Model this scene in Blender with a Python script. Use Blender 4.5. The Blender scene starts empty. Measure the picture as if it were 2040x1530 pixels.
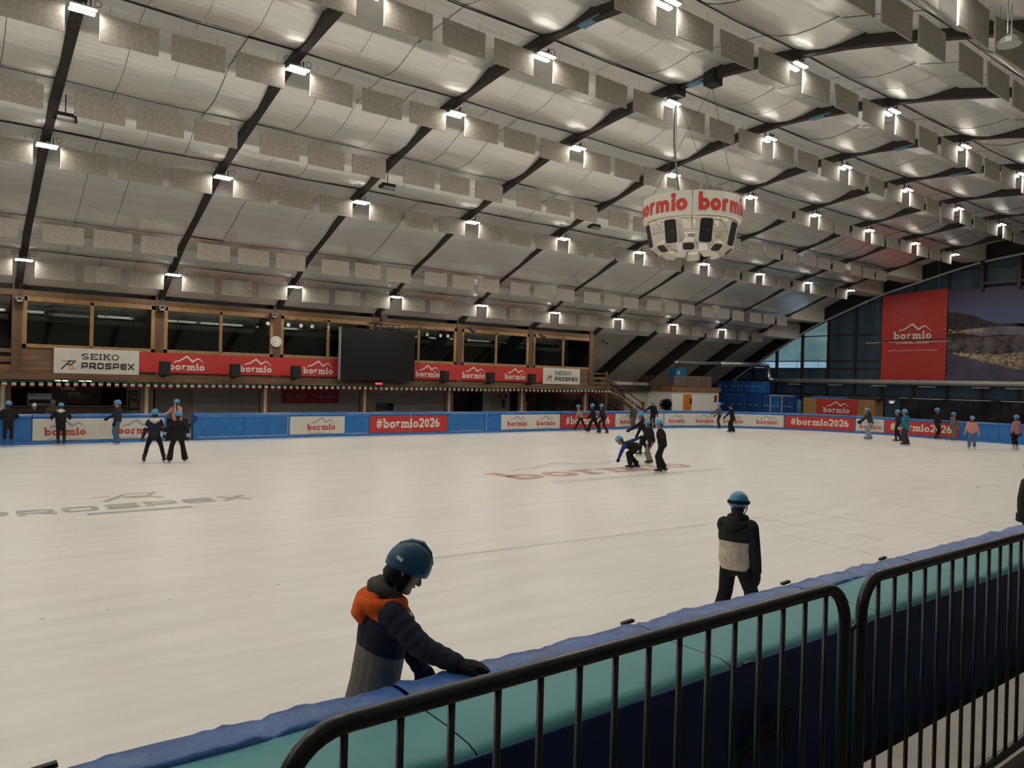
import bpy, bmesh, math, random
from math import sin, cos, pi, radians, sqrt, atan2
from mathutils import Vector, Matrix
random.seed(7)
S = bpy.context.scene
COL = S.collection
V = Vector

# ------------------------------------------------------------------ camera
YAW, PITCH, ROLL, FPX = radians(37.5818), radians(-0.1944), radians(1.4433), 1503.63
CAM = V((0, 0, 2.8))
_f = V((sin(YAW) * cos(PITCH), cos(YAW) * cos(PITCH), sin(PITCH)))
_r0 = V((cos(YAW), -sin(YAW), 0)); _u0 = _r0.cross(_f)
_r = _r0 * cos(ROLL) + _u0 * sin(ROLL); _u = _u0 * cos(ROLL) - _r0 * sin(ROLL)
cd = bpy.data.cameras.new('camera'); cam = bpy.data.objects.new('camera', cd); COL.objects.link(cam)
cd.sensor_fit = 'HORIZONTAL'; cd.sensor_width = 36; cd.lens = FPX / 2040 * 36
cd.clip_start = 0.05; cd.clip_end = 1000
m3 = Matrix((_r, _u, -_f)).transposed(); cam.matrix_world = Matrix.Translation(CAM) @ m3.to_4x4()
S.camera = cam

# ------------------------------------------------------------------ world (dusk sky) and exposure
S.view_settings.view_transform = 'Standard'; S.view_settings.look = 'None'
S.view_settings.gamma = 1.0; S.view_settings.use_curve_mapping = False
S.view_settings.exposure = 0.14
W = bpy.data.worlds.new('dusk_sky'); S.world = W; W.use_nodes = True
bgn = W.node_tree.nodes['Background']; bgn.inputs[0].default_value = (0.33, 0.46, 0.56, 1); bgn.inputs[1].default_value = 1.9
S.cycles.max_bounces = 6; S.cycles.diffuse_bounces = 5; S.cycles.glossy_bounces = 2; S.cycles.transmission_bounces = 3; S.cycles.transparent_max_bounces = 6
LAMP_POWER = 146.0
LAMP_COLOR = (1.0, 0.945, 0.845, 1)

def inview(p, mx=60):
    d = V(p) - CAM; z = d.dot(_f)
    if z < 0.3: return False
    x = 1020 + FPX * d.dot(_r) / z; y = 765 - FPX * d.dot(_u) / z
    return -mx < x < 2040 + mx and -mx < y < 1530 + mx

# ------------------------------------------------------------------ materials
MATS = {}
def M(name, col, rough=0.6, metal=0.0, var=0.0, scale=5.0, stretch=(1, 1, 1), bump=0.0, bscale=None,
      spec=0.5, emit=None, estr=0.0, col2=None, detail=4, coat=0.0, rvar=0.0):
    if name in MATS: return MATS[name]
    m = bpy.data.materials.new(name); m.use_nodes = True
    nt = m.node_tree; b = nt.nodes['Principled BSDF']
    c = tuple(col) + (1,)
    b.inputs['Base Color'].default_value = c; b.inputs['Roughness'].default_value = rough
    b.inputs['Metallic'].default_value = metal; b.inputs['Specular IOR Level'].default_value = spec
    if coat: b.inputs['Coat Weight'].default_value = coat; b.inputs['Coat Roughness'].default_value = 0.15
    if emit: b.inputs['Emission Color'].default_value = tuple(emit) + (1,); b.inputs['Emission Strength'].default_value = estr
    if var or bump or col2 or rvar:
        tc = nt.nodes.new('ShaderNodeTexCoord'); mp = nt.nodes.new('ShaderNodeMapping'); mp.inputs['Scale'].default_value = stretch
        nt.links.new(tc.outputs['Object'], mp.inputs[0])
        n = nt.nodes.new('ShaderNodeTexNoise'); n.inputs['Scale'].default_value = scale; n.inputs['Detail'].default_value = detail
        nt.links.new(mp.outputs[0], n.inputs[0])
        if var or col2:
            cr = nt.nodes.new('ShaderNodeValToRGB'); e = cr.color_ramp.elements
            lo = tuple(max(0, x * (1 - var)) for x in col) + (1,)
            hi = (tuple(col2) + (1,)) if col2 else tuple(min(1, x * (1 + var)) for x in col) + (1,)
            e[0].position = 0.32; e[1].position = 0.68; e[0].color = lo; e[1].color = hi
            nt.links.new(n.outputs['Fac'], cr.inputs[0]); nt.links.new(cr.outputs[0], b.inputs['Base Color'])
        if rvar:
            mr = nt.nodes.new('ShaderNodeMapRange'); mr.inputs['To Min'].default_value = max(0.02, rough - rvar); mr.inputs['To Max'].default_value = rough + rvar
            nt.links.new(n.outputs['Fac'], mr.inputs['Value']); nt.links.new(mr.outputs[0], b.inputs['Roughness'])
        if bump:
            n2 = n
            if bscale:
                n2 = nt.nodes.new('ShaderNodeTexNoise'); n2.inputs['Scale'].default_value = bscale; n2.inputs['Detail'].default_value = 3
                nt.links.new(mp.outputs[0], n2.inputs[0])
            bp = nt.nodes.new('ShaderNodeBump'); bp.inputs['Strength'].default_value = bump; bp.inputs['Distance'].default_value = 0.05
            nt.links.new(n2.outputs['Fac'], bp.inputs['Height']); nt.links.new(bp.outputs[0], b.inputs['Normal'])
    MATS[name] = m
    return m

def glass_mat(name, tint, mix=0.9, rough=0.02):
    if name in MATS: return MATS[name]
    m = bpy.data.materials.new(name); m.use_nodes = True; nt = m.node_tree; nt.nodes.clear()
    o = nt.nodes.new('ShaderNodeOutputMaterial'); t = nt.nodes.new('ShaderNodeBsdfTransparent'); g = nt.nodes.new('ShaderNodeBsdfGlossy')
    t.inputs[0].default_value = tuple(tint) + (1,); g.inputs['Roughness'].default_value = rough; g.inputs[0].default_value = (0.9, 0.95, 1, 1)
    fr = nt.nodes.new('ShaderNodeFresnel'); fr.inputs[0].default_value = 1.5; x = nt.nodes.new('ShaderNodeMixShader')
    nt.links.new(fr.outputs[0], x.inputs[0]); nt.links.new(t.outputs[0], x.inputs[1]); nt.links.new(g.outputs[0], x.inputs[2]); nt.links.new(x.outputs[0], o.inputs[0])
    MATS[name] = m; return m

# ------------------------------------------------------------------ mesh builder
WL = {}
class MB:
    def __init__(s): s.v = []; s.f = []; s.m = []
    def add(s, vs, fs, mi=0):
        o = len(s.v); s.v += [V(p) for p in vs]
        for f in fs: s.f.append([i + o for i in f]); s.m.append(mi)
        return s
    def box(s, x0, x1, y0, y1, z0, z1, mi=0):
        return s.add([(x0, y0, z0), (x1, y0, z0), (x1, y1, z0), (x0, y1, z0), (x0, y0, z1), (x1, y0, z1), (x1, y1, z1), (x0, y1, z1)],
                     [(0, 3, 2, 1), (4, 5, 6, 7), (0, 1, 5, 4), (1, 2, 6, 5), (2, 3, 7, 6), (3, 0, 4, 7)], mi)
    def obox(s, c, ax, ay, az, mi=0):   # centre and half-axes
        c = V(c); ax = V(ax); ay = V(ay); az = V(az)
        vs = [c + ax * i + ay * j + az * k for k in (-1, 1) for (i, j) in ((-1, -1), (1, -1), (1, 1), (-1, 1))]
        return s.add(vs, [(0, 3, 2, 1), (4, 5, 6, 7), (0, 1, 5, 4), (1, 2, 6, 5), (2, 3, 7, 6), (3, 0, 4, 7)], mi)
    def prism(s, poly, d, mi=0):        # planar polygon extruded along d
        n = len(poly); d = V(d)
        vs = [V(p) for p in poly] + [V(p) + d for p in poly]
        fs = [list(range(n))[::-1], list(range(n, 2 * n))] + [(i, (i + 1) % n, n + (i + 1) % n, n + i) for i in range(n)]
        return s.add(vs, fs, mi)
    def loft(s, pts, ra, rb=None, side=(1, 0, 0), n=10, cap=True, mi=0, closed=False):
        pts = [V(p) for p in pts]; k = len(pts)
        if not isinstance(ra, (list, tuple)): ra = [ra] * k
        rb = ra if rb is None else (rb if isinstance(rb, (list, tuple)) else [rb] * k)
        side = V(side); rings = []
        for i, p in enumerate(pts):
            if closed: t = pts[(i + 1) % k] - pts[i - 1]
            else: t = pts[min(i + 1, k - 1)] - pts[max(i - 1, 0)]
            if t.length < 1e-9: t = V((0, 0, 1))
            t.normalize(); a = side - t * side.dot(t)
            if a.length < 0.1: a = t.orthogonal()
            a.normalize(); b = t.cross(a); side = a
            rings.append((p, a, b, t, ra[i], rb[i]))
        if cap and not closed:
            p, a, b, t, x, y = rings[0]; e = min(x, y)
            pre = [(p - t * e * 0.9, a, b, t, x * .3, y * .3), (p - t * e * 0.6, a, b, t, x * .75, y * .75)]
            p, a, b, t, x, y = rings[-1]; e = min(x, y)
            post = [(p + t * e * 0.6, a, b, t, x * .75, y * .75), (p + t * e * 0.9, a, b, t, x * .3, y * .3)]
            rings = pre + rings + post
        o = len(s.v)
        for (p, a, b, t, x, y) in rings:
            for j in range(n):
                g = 2 * pi * j / n; s.v.append(p + a * (x * cos(g)) + b * (y * sin(g)))
        R = len(rings)
        for i in range(R if closed else R - 1):
            i2 = (i + 1) % R
            for j in range(n):
                s.f.append([o + i * n + j, o + i * n + (j + 1) % n, o + i2 * n + (j + 1) % n, o + i2 * n + j]); s.m.append(mi)
        if not closed:
            s.f.append([o + j for j in range(n)][::-1]); s.m.append(mi)
            s.f.append([o + (R - 1) * n + j for j in range(n)]); s.m.append(mi)
        return s
    def tube(s, pts, r, n=8, mi=0, closed=False): return s.loft(pts, r, n=n, cap=False, mi=mi, closed=closed)
    def ball(s, c, rx, ry=None, rz=None, mi=0, n=10, rot=None):
        ry = ry or rx; rz = rz or rx; c = V(c); o = len(s.v); R = 6
        for i in range(R + 1):
            th = pi * i / R
            for j in range(n):
                p = V((rx * sin(th) * cos(2 * pi * j / n), ry * sin(th) * sin(2 * pi * j / n), rz * cos(th)))
                s.v.append(c + (rot @ p if rot else p))
        for i in range(R):
            for j in range(n):
                s.f.append([o + i * n + j, o + (i + 1) * n + j, o + (i + 1) * n + (j + 1) % n, o + i * n + (j + 1) % n]); s.m.append(mi)
        return s
    def mesh(s, name, mats, smooth=False, off=None, bevel=0, bseg=1):
        me = bpy.data.meshes.new(name)
        off = off or V((0, 0, 0))
        me.from_pydata([p - off for p in s.v], [], s.f)
        for m in (mats if isinstance(mats, (list, tuple)) else [mats]): me.materials.append(m)
        me.polygons.foreach_set('material_index', s.m)
        if smooth: me.polygons.foreach_set('use_smooth', [True] * len(s.f))
        if bevel:
            b = bmesh.new(); b.from_mesh(me); bmesh.ops.bevel(b, geom=b.edges[:], offset=bevel, segments=bseg, affect='EDGES', profile=0.5); b.to_mesh(me); b.free()
        me.validate(); me.update()
        return me
    def build(s, name, mats, parent=None, smooth=False, local=False, bevel=0, bseg=1, loc=None):
        if parent is not None:
            off = V((0, 0, 0)) if local else WL.get(parent.name, V((0, 0, 0)))
            o = bpy.data.objects.new(name, s.mesh(name, mats, smooth, off, bevel, bseg)); o.parent = parent
            WL[o.name] = off.copy()
        else:
            if loc is None:
                xs = [p.x for p in s.v]; ys = [p.y for p in s.v]; zs = [p.z for p in s.v]
                loc = V(((min(xs) + max(xs)) / 2, (min(ys) + max(ys)) / 2, min(zs)))
            loc = V(loc); o = bpy.data.objects.new(name, s.mesh(name, mats, smooth, loc, bevel, bseg)); o.location = loc
            COL.objects.link(o); WL[o.name] = loc; return o
        COL.objects.link(o); return o

def tag(o, label=None, cat=None, group=None, kind=None):
    if label: o['label'] = label
    if cat: o['category'] = cat
    if group: o['group'] = group
    if kind: o['kind'] = kind
    return o
def thing(name, label, cat, loc, group=None, rotz=0):
    o = bpy.data.objects.new(name, None); COL.objects.link(o); o.empty_display_size = 0.1
    o.location = loc; o.rotation_euler = (0, 0, rotz); WL[o.name] = V(loc)
    return tag(o, label, cat, group)
def struct(o): o['kind'] = 'structure'; return o
def inst(src_mesh, name, parent, loc=(0, 0, 0), rot=None, scale=None):
    o = bpy.data.objects.new(name, src_mesh); o.parent = parent; o.location = loc
    if rot: o.rotation_euler = rot
    if scale: o.scale = scale
    COL.objects.link(o); WL[o.name] = WL.get(parent.name, V((0, 0, 0))) + V(loc); return o
ORD = ['first', 'second', 'third', 'fourth', 'fifth', 'sixth', 'seventh', 'eighth', 'ninth', 'tenth', 'eleventh', 'twelfth']

# ------------------------------------------------------------------ stroke lettering
def arc(cx, cy, rx, ry, a0, a1, n=10):
    return [(cx + rx * cos(radians(a0 + (a1 - a0) * i / n)), cy + ry * sin(radians(a0 + (a1 - a0) * i / n))) for i in range(n + 1)]
class Flat:
    """flat print: polygons in (u,v), mapped to a surface by fn(u,v)"""
    def __init__(s): s.p = []
    def ribbon(s, pts, w, closed=False):
        k = len(pts); L = []; Rr = []
        ws = w if isinstance(w, (list, tuple)) else [w] * k
        for i in range(k):
            a = V(pts[i - 1 if (closed or i > 0) else i]); b = V(pts[i]); c = V(pts[(i + 1) % k if (closed or i < k - 1) else i])
            d1 = (b - a); d2 = (c - b)
            if d1.length < 1e-7: d1 = d2
            if d2.length < 1e-7: d2 = d1
            d1 = d1.normalized(); d2 = d2.normalized(); n1 = V((-d1.y, d1.x)); n2 = V((-d2.y, d2.x)); nn = n1 + n2
            if nn.length < 0.3: nn = n1.copy()
            nn.normalize(); sc = 1 / max(0.45, nn.dot(n1)); h = ws[i] / 2 * sc
            L.append(b + nn * h); Rr.append(b - nn * h)
        for i in range(k if closed else k - 1):
            j = (i + 1) % k; s.p.append([Rr[i], Rr[j], L[j], L[i]])
        return s
    def rect(s, x0, y0, x1, y1): s.p.append([V((x0, y0)), V((x1, y0)), V((x1, y1)), V((x0, y1))]); return s
    def poly(s, pts): s.p.append([V(p) for p in pts]); return s
    def disc(s, cx, cy, r, n=12): return s.poly([(cx + r * cos(2 * pi * i / n), cy + r * sin(2 * pi * i / n)) for i in range(n)])
    def place(s, o, sx, sy, ox, oy, cx=0):
        for p in o.p: s.p.append([V(((q.x - cx) * sx + ox, q.y * sy + oy)) for q in p])
        return s
    def to(s, mb, fn, mi=0):
        for i, p in enumerate(s.p):
            P = [fn(q.x, q.y) for q in p]; n = (P[1] - P[0]).cross(P[2] - P[0])
            if n.length > 1e-12: n = n.normalized() * (.0003 * (i % 8)); P = [q + n for q in P]
            mb.add(P, [list(range(len(p)))], mi)
        return mb
def g_text(t, w=0.27, slab=True, sp=0.16):
    """lower-case slab letters and digits, x-height 1"""
    F = Flat(); x = 0.0; h = w / 2
    for ch in t:
        g = Flat(); wd = 0.9
        def slabs(*l):
            if slab:
                for (cx, y) in l: g.rect(cx - h - 0.11, y, cx + h + 0.11, y + w * 0.72)
        def half(cx, y):
            if slab: g.rect(cx - h - 0.14, y, cx + h, y + w * 0.72)
        if ch == 'b':
            g.rect(h + .1 - h, 0, h + .1 + h, 1.5); g.ribbon(arc(.62, .5, .5 - h, .5 - h, 0, 360, 18)[:-1], w, True); half(h + .1, 1.5 - w * .72); wd = 1.12
        elif ch == 'o':
            g.ribbon(arc(.52, .5, .52 - h, .51 - h, 0, 360, 18)[:-1], w, True); wd = 1.04
        elif ch == 'r':
            g.rect(.12, 0, .12 + w, 1); g.ribbon(arc(.55, .52, .33, .36, 168, 55, 7), w); slabs((.12 + h, 0)); half(.12 + h, 1 - w * .72); wd = .84
        elif ch == 'm':
            for k in range(3): g.rect(.12 + k * .56, 0, .12 + k * .56 + w, .75 if k else 1); slabs((.12 + h + k * .56, 0))
            for k in range(2): g.ribbon(arc(.12 + h + .28 + k * .56, .62, .28, .38 - h, 178, 0, 8), w)
            half(.12 + h, 1 - w * .72); wd = 1.12 + .12 + w + .05
        elif ch == 'i':
            g.rect(.12, 0, .12 + w, 1); slabs((.12 + h, 0)); half(.12 + h, 1 - w * .72); g.disc(.12 + h, 1.27, w * .66); wd = .5
        elif ch == '#':
            for k in (0, 1): g.ribbon([(.3 + k * .38, -.02), (.42 + k * .38, 1.4)], w * .72)
            for k in (0, 1): g.ribbon([(.02, .45 + k * .45), (1.06, .45 + k * .45)], w * .72)
            wd = 1.08
        elif ch == '2':
            g.ribbon(arc(.45, 1.0, .34, .38, 170, -35, 9) + [(.16, .12)], w); g.rect(.04, 0, .9, w); wd = .95
        elif ch == '0':
            g.ribbon(arc(.46, .7, .46 - h, .71 - h, 0, 360, 18)[:-1], w, True); wd = .92
        elif ch == '6':
            g.ribbon(arc(.46, .46, .46 - h, .46 - h, 0, 360, 16)[:-1], w, True); g.ribbon(arc(.72, .55, .66 - h * .3, .80, 178, 108, 7), w); wd = .94
        F.place(g, 1, 1, x, 0); x += wd + sp
    F.w = x - sp
    return F
def g_caps(t, w, slab=False, wide=1.5, sp=0.35):
    F = Flat(); x = 0; h = w / 2
    for ch in t:
        g = Flat(); W_ = wide; H_ = 1.0
        def r(*pts): g.ribbon(list(pts), w)
        c = .22
        if ch == 'S':
            if slab: g.ribbon(arc(W_ / 2, .74, W_ / 2 - h, .26 - h, 20, 250, 9) + arc(W_ / 2, .26, W_ / 2 - h, .26 - h, 80, -160, 9), w)
            else: r((W_, 1 - h), (c, 1 - h), (h, 1 - c), (h, .5 + c), (c, .5), (W_ - c, .5), (W_ - h, .5 - c + .05), (W_ - h, c), (W_ - c, h), (0, h))
        elif ch == 'E':
            if slab: g.rect(.12, 0, .12 + w, 1); r((0, h), (W_, h)); r((0, 1 - h), (W_, 1 - h)); r((.12, .5), (W_ * .72, .5)); r((W_ - h, 0), (W_ - h, .28)); r((W_ - h, .72), (W_ - h, 1))
            else: r((W_, 1 - h), (c, 1 - h), (h, 1 - c), (h, c), (c, h), (W_, h)); r((h, .5), (W_, .5))
        elif ch == 'I': W_ = .42; g.rect(W_ / 2 - h, 0, W_ / 2 + h, 1); r((0, h), (W_, h)); r((0, 1 - h), (W_, 1 - h))
        elif ch == 'K': g.rect(.12, 0, .12 + w, 1); r((0, h), (.4, h)); r((0, 1 - h), (.4, 1 - h)); r((.2, .42), (W_ - .2, 1 - h)); r((.5, .6), (W_ - .15, h)); r((W_ - .4, h), (W_ + .05, h)); r((W_ - .45, 1 - h), (W_, 1 - h))
        elif ch == 'O':
            if slab: g.ribbon(arc(W_ / 2, .5, W_ / 2 - h, .5 - h, 0, 360, 20)[:-1], w, True)
            else: g.ribbon([(c, h), (W_ - c, h), (W_ - h, c), (W_ - h, 1 - c), (W_ - c, 1 - h), (c, 1 - h), (h, 1 - c), (h, c)], w, True)
        elif ch == 'P': r((h, 0), (h, .72)); r((0, 1 - h), (W_ - c, 1 - h), (W_ - h, 1 - c), (W_ - h, .5), (W_ - c, .36), (h, .36))
        elif ch == 'R': r((h, 0), (h, .72)); r((0, 1 - h), (W_ - c, 1 - h), (W_ - h, 1 - c), (W_ - h, .52), (W_ - c, .38), (h, .38)); r((W_ * .5, .38), (W_, 0))
        elif ch == 'X': r((.05, 1), (W_ - .05, 0)); r((.05, 0), (W_ * .42, .42)); r((W_ * .58, .62), (W_ - .05, 1))
        F.place(g, 1, 1, x, 0); x += W_ + sp
    F.w = x - sp
    return F
def g_ridge():
    """mountain line over the word, word spans 0..1, in word widths"""
    P = [(.13, .165), (.19, .235), (.28, .24), (.50, .385), (.66, .235), (.79, .32), (.86, .31), (1.0, .165)]
    F = Flat().ribbon(P, [.004, .036, .036, .046, .046, .040, .030, .004]); F.w = 1; return F
def font_mesh(text, size, bold=0.0):
    cu = bpy.data.curves.new('t', 'FONT'); cu.body = text; cu.size = size; cu.offset = bold; cu.align_x = 'CENTER'; cu.resolution_u = 2
    ob = bpy.data.objects.new('t', cu); COL.objects.link(ob)
    dg = bpy.context.evaluated_depsgraph_get(); me = bpy.data.meshes.new_from_object(ob.evaluated_get(dg))
    r = [v.co.copy() for v in me.vertices], [list(p.vertices) for p in me.polygons]
    bpy.data.objects.remove(ob); bpy.data.curves.remove(cu); bpy.data.meshes.remove(me); return r
FT = {}
def put_font(mb, text, size, fn, u, v, bold=0.0, mi=0):
    if (text, bold) not in FT: FT[(text, bold)] = font_mesh(text, 1.0, bold)
    vs, fs = FT[(text, bold)]
    mb.add([fn(u + p.x * size, v + p.y * size) for p in vs], fs, mi)
G_BORMIO = g_text('bormio', w=.31); G_HASH = g_text('#bormio2026', w=.30, sp=.12); G_CUBE = g_text('bormio', w=.36, slab=False, sp=.05); G_RIDGE = g_ridge()
G_SEIKO = g_caps('SEIKO', .17, True, 1.05, .16); G_PROSPEX = g_caps('PROSPEX', .27, False, 1.3, .26)
def logo(mb_word, mb_ridge, fn, u, v, width, tagline=None, mb_tag=None, wi=0, ri=0, ti=0):
    """bormio word centred at u, baseline v"""
    k = width / G_BORMIO.w
    Flat().place(G_BORMIO, k, k, u, v, G_BORMIO.w / 2).to(mb_word, fn, wi)
    Flat().place(G_RIDGE, width, width, u - width / 2, v + width * .02).to(mb_ridge, fn, ri)
    if tagline: put_font(mb_tag, tagline, width * .095, fn, u, v - width * .13, mi=ti)
TAGL = 'the wellness mountain'
# ------------------------------------------------------------------ palette
m_ice = M('ice', (.83, .805, .75), .36, var=.055, scale=1.6, stretch=(.3, 1.9, 1), detail=7, bump=0, rvar=.08, spec=.45)
m_conc = M('concrete', (.12, .105, .088), .85, var=.12, scale=3)
m_foil = M('roof_foil', (.87, .87, .845), .33, metal=.55, var=.05, scale=1.3, stretch=(.25, 2.2, 1), detail=3, bump=.28, bscale=3.2, rvar=.07)
m_rib = M('dark_glulam', (.028, .022, .018), .7, var=.35, scale=4, stretch=(1, .2, 3))
m_plaster = M('white_roof_board', (.84, .81, .74), .85, var=.04, scale=2)
m_board = M('white_boxing', (.78, .74, .66), .7, var=.04, scale=2)
m_cable = M('black_cable', (.02, .02, .02), .6)
m_wire = M('thin_steel_wire', (.18, .17, .16), .4, metal=.8)
m_baffle = M('mineral_baffle', (.40, .37, .32), .95, var=.12, scale=9, detail=5)
m_oak = M('dark_stained_wood', (.115, .058, .026), .6, var=.35, scale=3, stretch=(1, 1, .15), bump=.1)
m_oakh = M('stained_wood_horizontal', (.15, .078, .033), .6, var=.35, scale=3, stretch=(.15, 1, 1), bump=.1)
m_plank = M('weathered_plank', (.165, .093, .048), .75, var=.35, scale=2.5, stretch=(.2, 1, 2), bump=.1)
m_frame = M('light_window_wood', (.31, .175, .068), .5, var=.2, scale=4, stretch=(1, 1, .3))
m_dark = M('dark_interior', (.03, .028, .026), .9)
m_greywall = M('grey_wall_board', (.58, .55, .51), .85, var=.05, scale=2)
m_greywall2 = M('beige_wall', (.48, .45, .37), .85, var=.05, scale=2)
m_brown = M('brown_board', (.09, .05, .03), .7, var=.2, scale=4)
m_steel = M('galvanised_duct', (.62, .64, .64), .28, metal=.9, var=.06, scale=8)
m_flash = M('pale_metal_flashing', (.60, .62, .62), .45, metal=.3)
m_mull = M('brown_steel_mullion', (.030, .018, .014), .5)
m_film = M('dark_blue_shade_film', (.070, .115, .145), .45, var=.30, scale=1.2, stretch=(1, 1, .35), bump=.12)
_n = m_film.node_tree; _o = _n.nodes['Material Output']; _t = _n.nodes.new('ShaderNodeBsdfTranslucent'); _t.inputs[0].default_value = (.075, .135, .17, 1); _x = _n.nodes.new('ShaderNodeMixShader'); _x.inputs[0].default_value = .45
_n.links.new(_n.nodes['Principled BSDF'].outputs[0], _x.inputs[1]); _n.links.new(_t.outputs[0], _x.inputs[2]); _n.links.new(_x.outputs[0], _o.inputs[0])
m_black = M('matt_black', (.012, .012, .013), .6)
m_blackfab = M('black_stage_fabric', (.010, .010, .011), .85, var=.4, scale=2, bump=.5, bscale=1.6)
m_white = M('white_paint', (.82, .80, .74), .5)
m_bluepad = M('blue_vinyl', (.020, .155, .46), .36, var=.12, scale=3, bump=.18, bscale=2.2)
m_bluecap = M('blue_vinyl_cap', (.030, .17, .47), .34, var=.15, scale=4, bump=.15, bscale=5)
m_navy = M('navy_vinyl', (.008, .032, .15), .42, var=.25, scale=2, bump=.25, bscale=2.0)
m_capnear = M('worn_blue_vinyl', (.040, .13, .39), .36, var=.25, scale=5, stretch=(1, 1, 1), bump=.35, bscale=7, rvar=.08)
m_teal = M('teal_vinyl', (.075, .305, .325), .5, var=.06, scale=2, bump=.10, bscale=3)
m_seam = M('pale_seam_tape', (.55, .58, .62), .6)
m_bwhite = M('white_banner_vinyl', (.62, .60, .54), .5, var=.05, scale=2, bump=.15, bscale=2)
m_bred = M('red_banner_vinyl', (.50, .035, .028), .5, var=.06, scale=2, bump=.12, bscale=2)
m_pred = M('print_red', (.52, .05, .035), .5)
m_pgrey = M('print_grey', (.30, .30, .30), .5)
m_pwhite = M('print_white', (.72, .69, .62), .5)
m_pblack = M('print_black', (.02, .02, .02), .5)
m_pgold = M('print_gold', (.55, .33, .10), .5)
m_mats = M('blue_crash_mat_vinyl', (.009, .07, .27), .45, var=.25, scale=1.5, bump=.3, bscale=2)
m_mats2 = M('light_blue_mat_vinyl', (.010, .13, .42), .42, var=.2, scale=1.5, bump=.3, bscale=2)
m_tubes = M('dark_green_powder_coat', (.007, .012, .014), .30, var=.15, scale=20, spec=.6)
m_glass = glass_mat('window_glass', (.86, .90, .88))
m_clear = glass_mat('clear_glass', (.88, .93, .95))
m_emit = M('lamp_led', (1, 1, 1), .5, emit=LAMP_COLOR[:3], estr=LAMP_POWER)
m_lhouse = M('lamp_housing', (.45, .45, .44), .4, metal=.5)
m_black_gloss = M('screen_black', (.012, .012, .013), .25)
m_speaker = M('speaker_black', (.014, .014, .015), .65)

# ------------------------------------------------------------------ roof geometry
Y0 = 17.8
ZT = [(0, 13.42), (2.2, 13.27), (5.6, 12.87), (7.5, 12.45), (10.2, 11.75), (13.2, 10.93), (16.6, 9.62), (19.1, 8.6), (20.7, 7.72), (23.0, 6.43), (25.2, 5.1), (28.2, 3.2), (32.2, .4), (35, -1.6)]
def zr(y):
    d = abs(y - Y0)
    for i in range(len(ZT) - 1):
        if d <= ZT[i + 1][0]:
            p1, p2 = ZT[i], ZT[i + 1]; p0 = ZT[i - 1] if i else (-p2[0], p2[1]); p3 = ZT[min(i + 2, len(ZT) - 1)]
            h = p2[0] - p1[0]; t = (d - p1[0]) / h
            s1 = (p2[1] - p0[1]) / (p2[0] - p0[0]); s2 = (p3[1] - p1[1]) / (p3[0] - p1[0]) if p3 != p1 and p3[0] > p1[0] else (p2[1] - p1[1]) / h
            t2, t3 = t * t, t * t * t
            return (2 * t3 - 3 * t2 + 1) * p1[1] + (t3 - 2 * t2 + t) * h * s1 + (-2 * t3 + 3 * t2) * p2[1] + (t3 - t2) * h * s2
    return ZT[-1][1]
RIBX = [3.06 + 6 * j for j in range(-4, 10)]       # last rib at 57.06
XG = 62.3                                            # gable glazing plane
# rows: y, baffle top z, crease offset, lamps?, description
ROWS = [(1.0, 9.2, 1.5, 0, ''), (6.4, 10.65, 1.4, 1, 'nearest row'), (8.8, 12.12, 2.2, 0, 'lampless row right of ridge'),  # lamps of the nearest row are unseen, added for evenly bright ice
        (13.34, 12.85, 2.62, 1, 'lamp row right of ridge'), (18.35, 13.08, 2.7, 1, 'ridge lamp row'), (23.35, 12.6, 1.7, 1, 'lamp row left of ridge'),
        (27.9, 11.77, 1.36, 0, 'upper lampless row'), (30.93, 10.68, 1.35, 1, 'middle lamp row'), (36.1, 8.8, 1.1, 0, 'lower lampless row'), (38.45, 7.54, 2.4, 1, 'lowest lamp row')]
roof = MB()
ys = [Y0 + d for d in (-34.5, -32, -29, -26, -23, -20, -17, -14, -11, -8, -5, -2.5, 0, 2.5, 5, 8, 11, 14, 17, 20, 23, 26, 29, 32, 34.5)]
for a, b in zip(ys[:-1], ys[1:]):
    roof.add([(-22, a, zr(a) + 1.05), (62.8, a, zr(a) + 1.05), (62.8, b, zr(b) + 1.05), (-22, b, zr(b) + 1.05)], [(0, 3, 2, 1)])
ceiling = struct(roof.build('ceiling', m_plaster, loc=(20, Y0, 0)))
ceiling['label'] = 'barrel roof of white boards under dark arched ribs lined with silver foil'
# ribs
for x in RIBX:
    mb = MB(); prof = []
    yy = [Y0 - 33 + 66 * i / 66 for i in range(67)]
    for y in yy: prof.append((y, zr(y)))
    n = len(prof); vs = []
    for (y, z) in prof:
        vs += [(x - .13, y, z), (x + .13, y, z), (x + .13, y, z + 1.03), (x - .13, y, z + 1.03)]
    fs = []
    for i in range(n - 1):
        for k in range(4): fs.append((i * 4 + k, i * 4 + (k + 1) % 4, i * 4 + 4 + (k + 1) % 4, i * 4 + 4 + k))
    mb.add(vs, fs); mb.build('rib', m_rib, ceiling)
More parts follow.
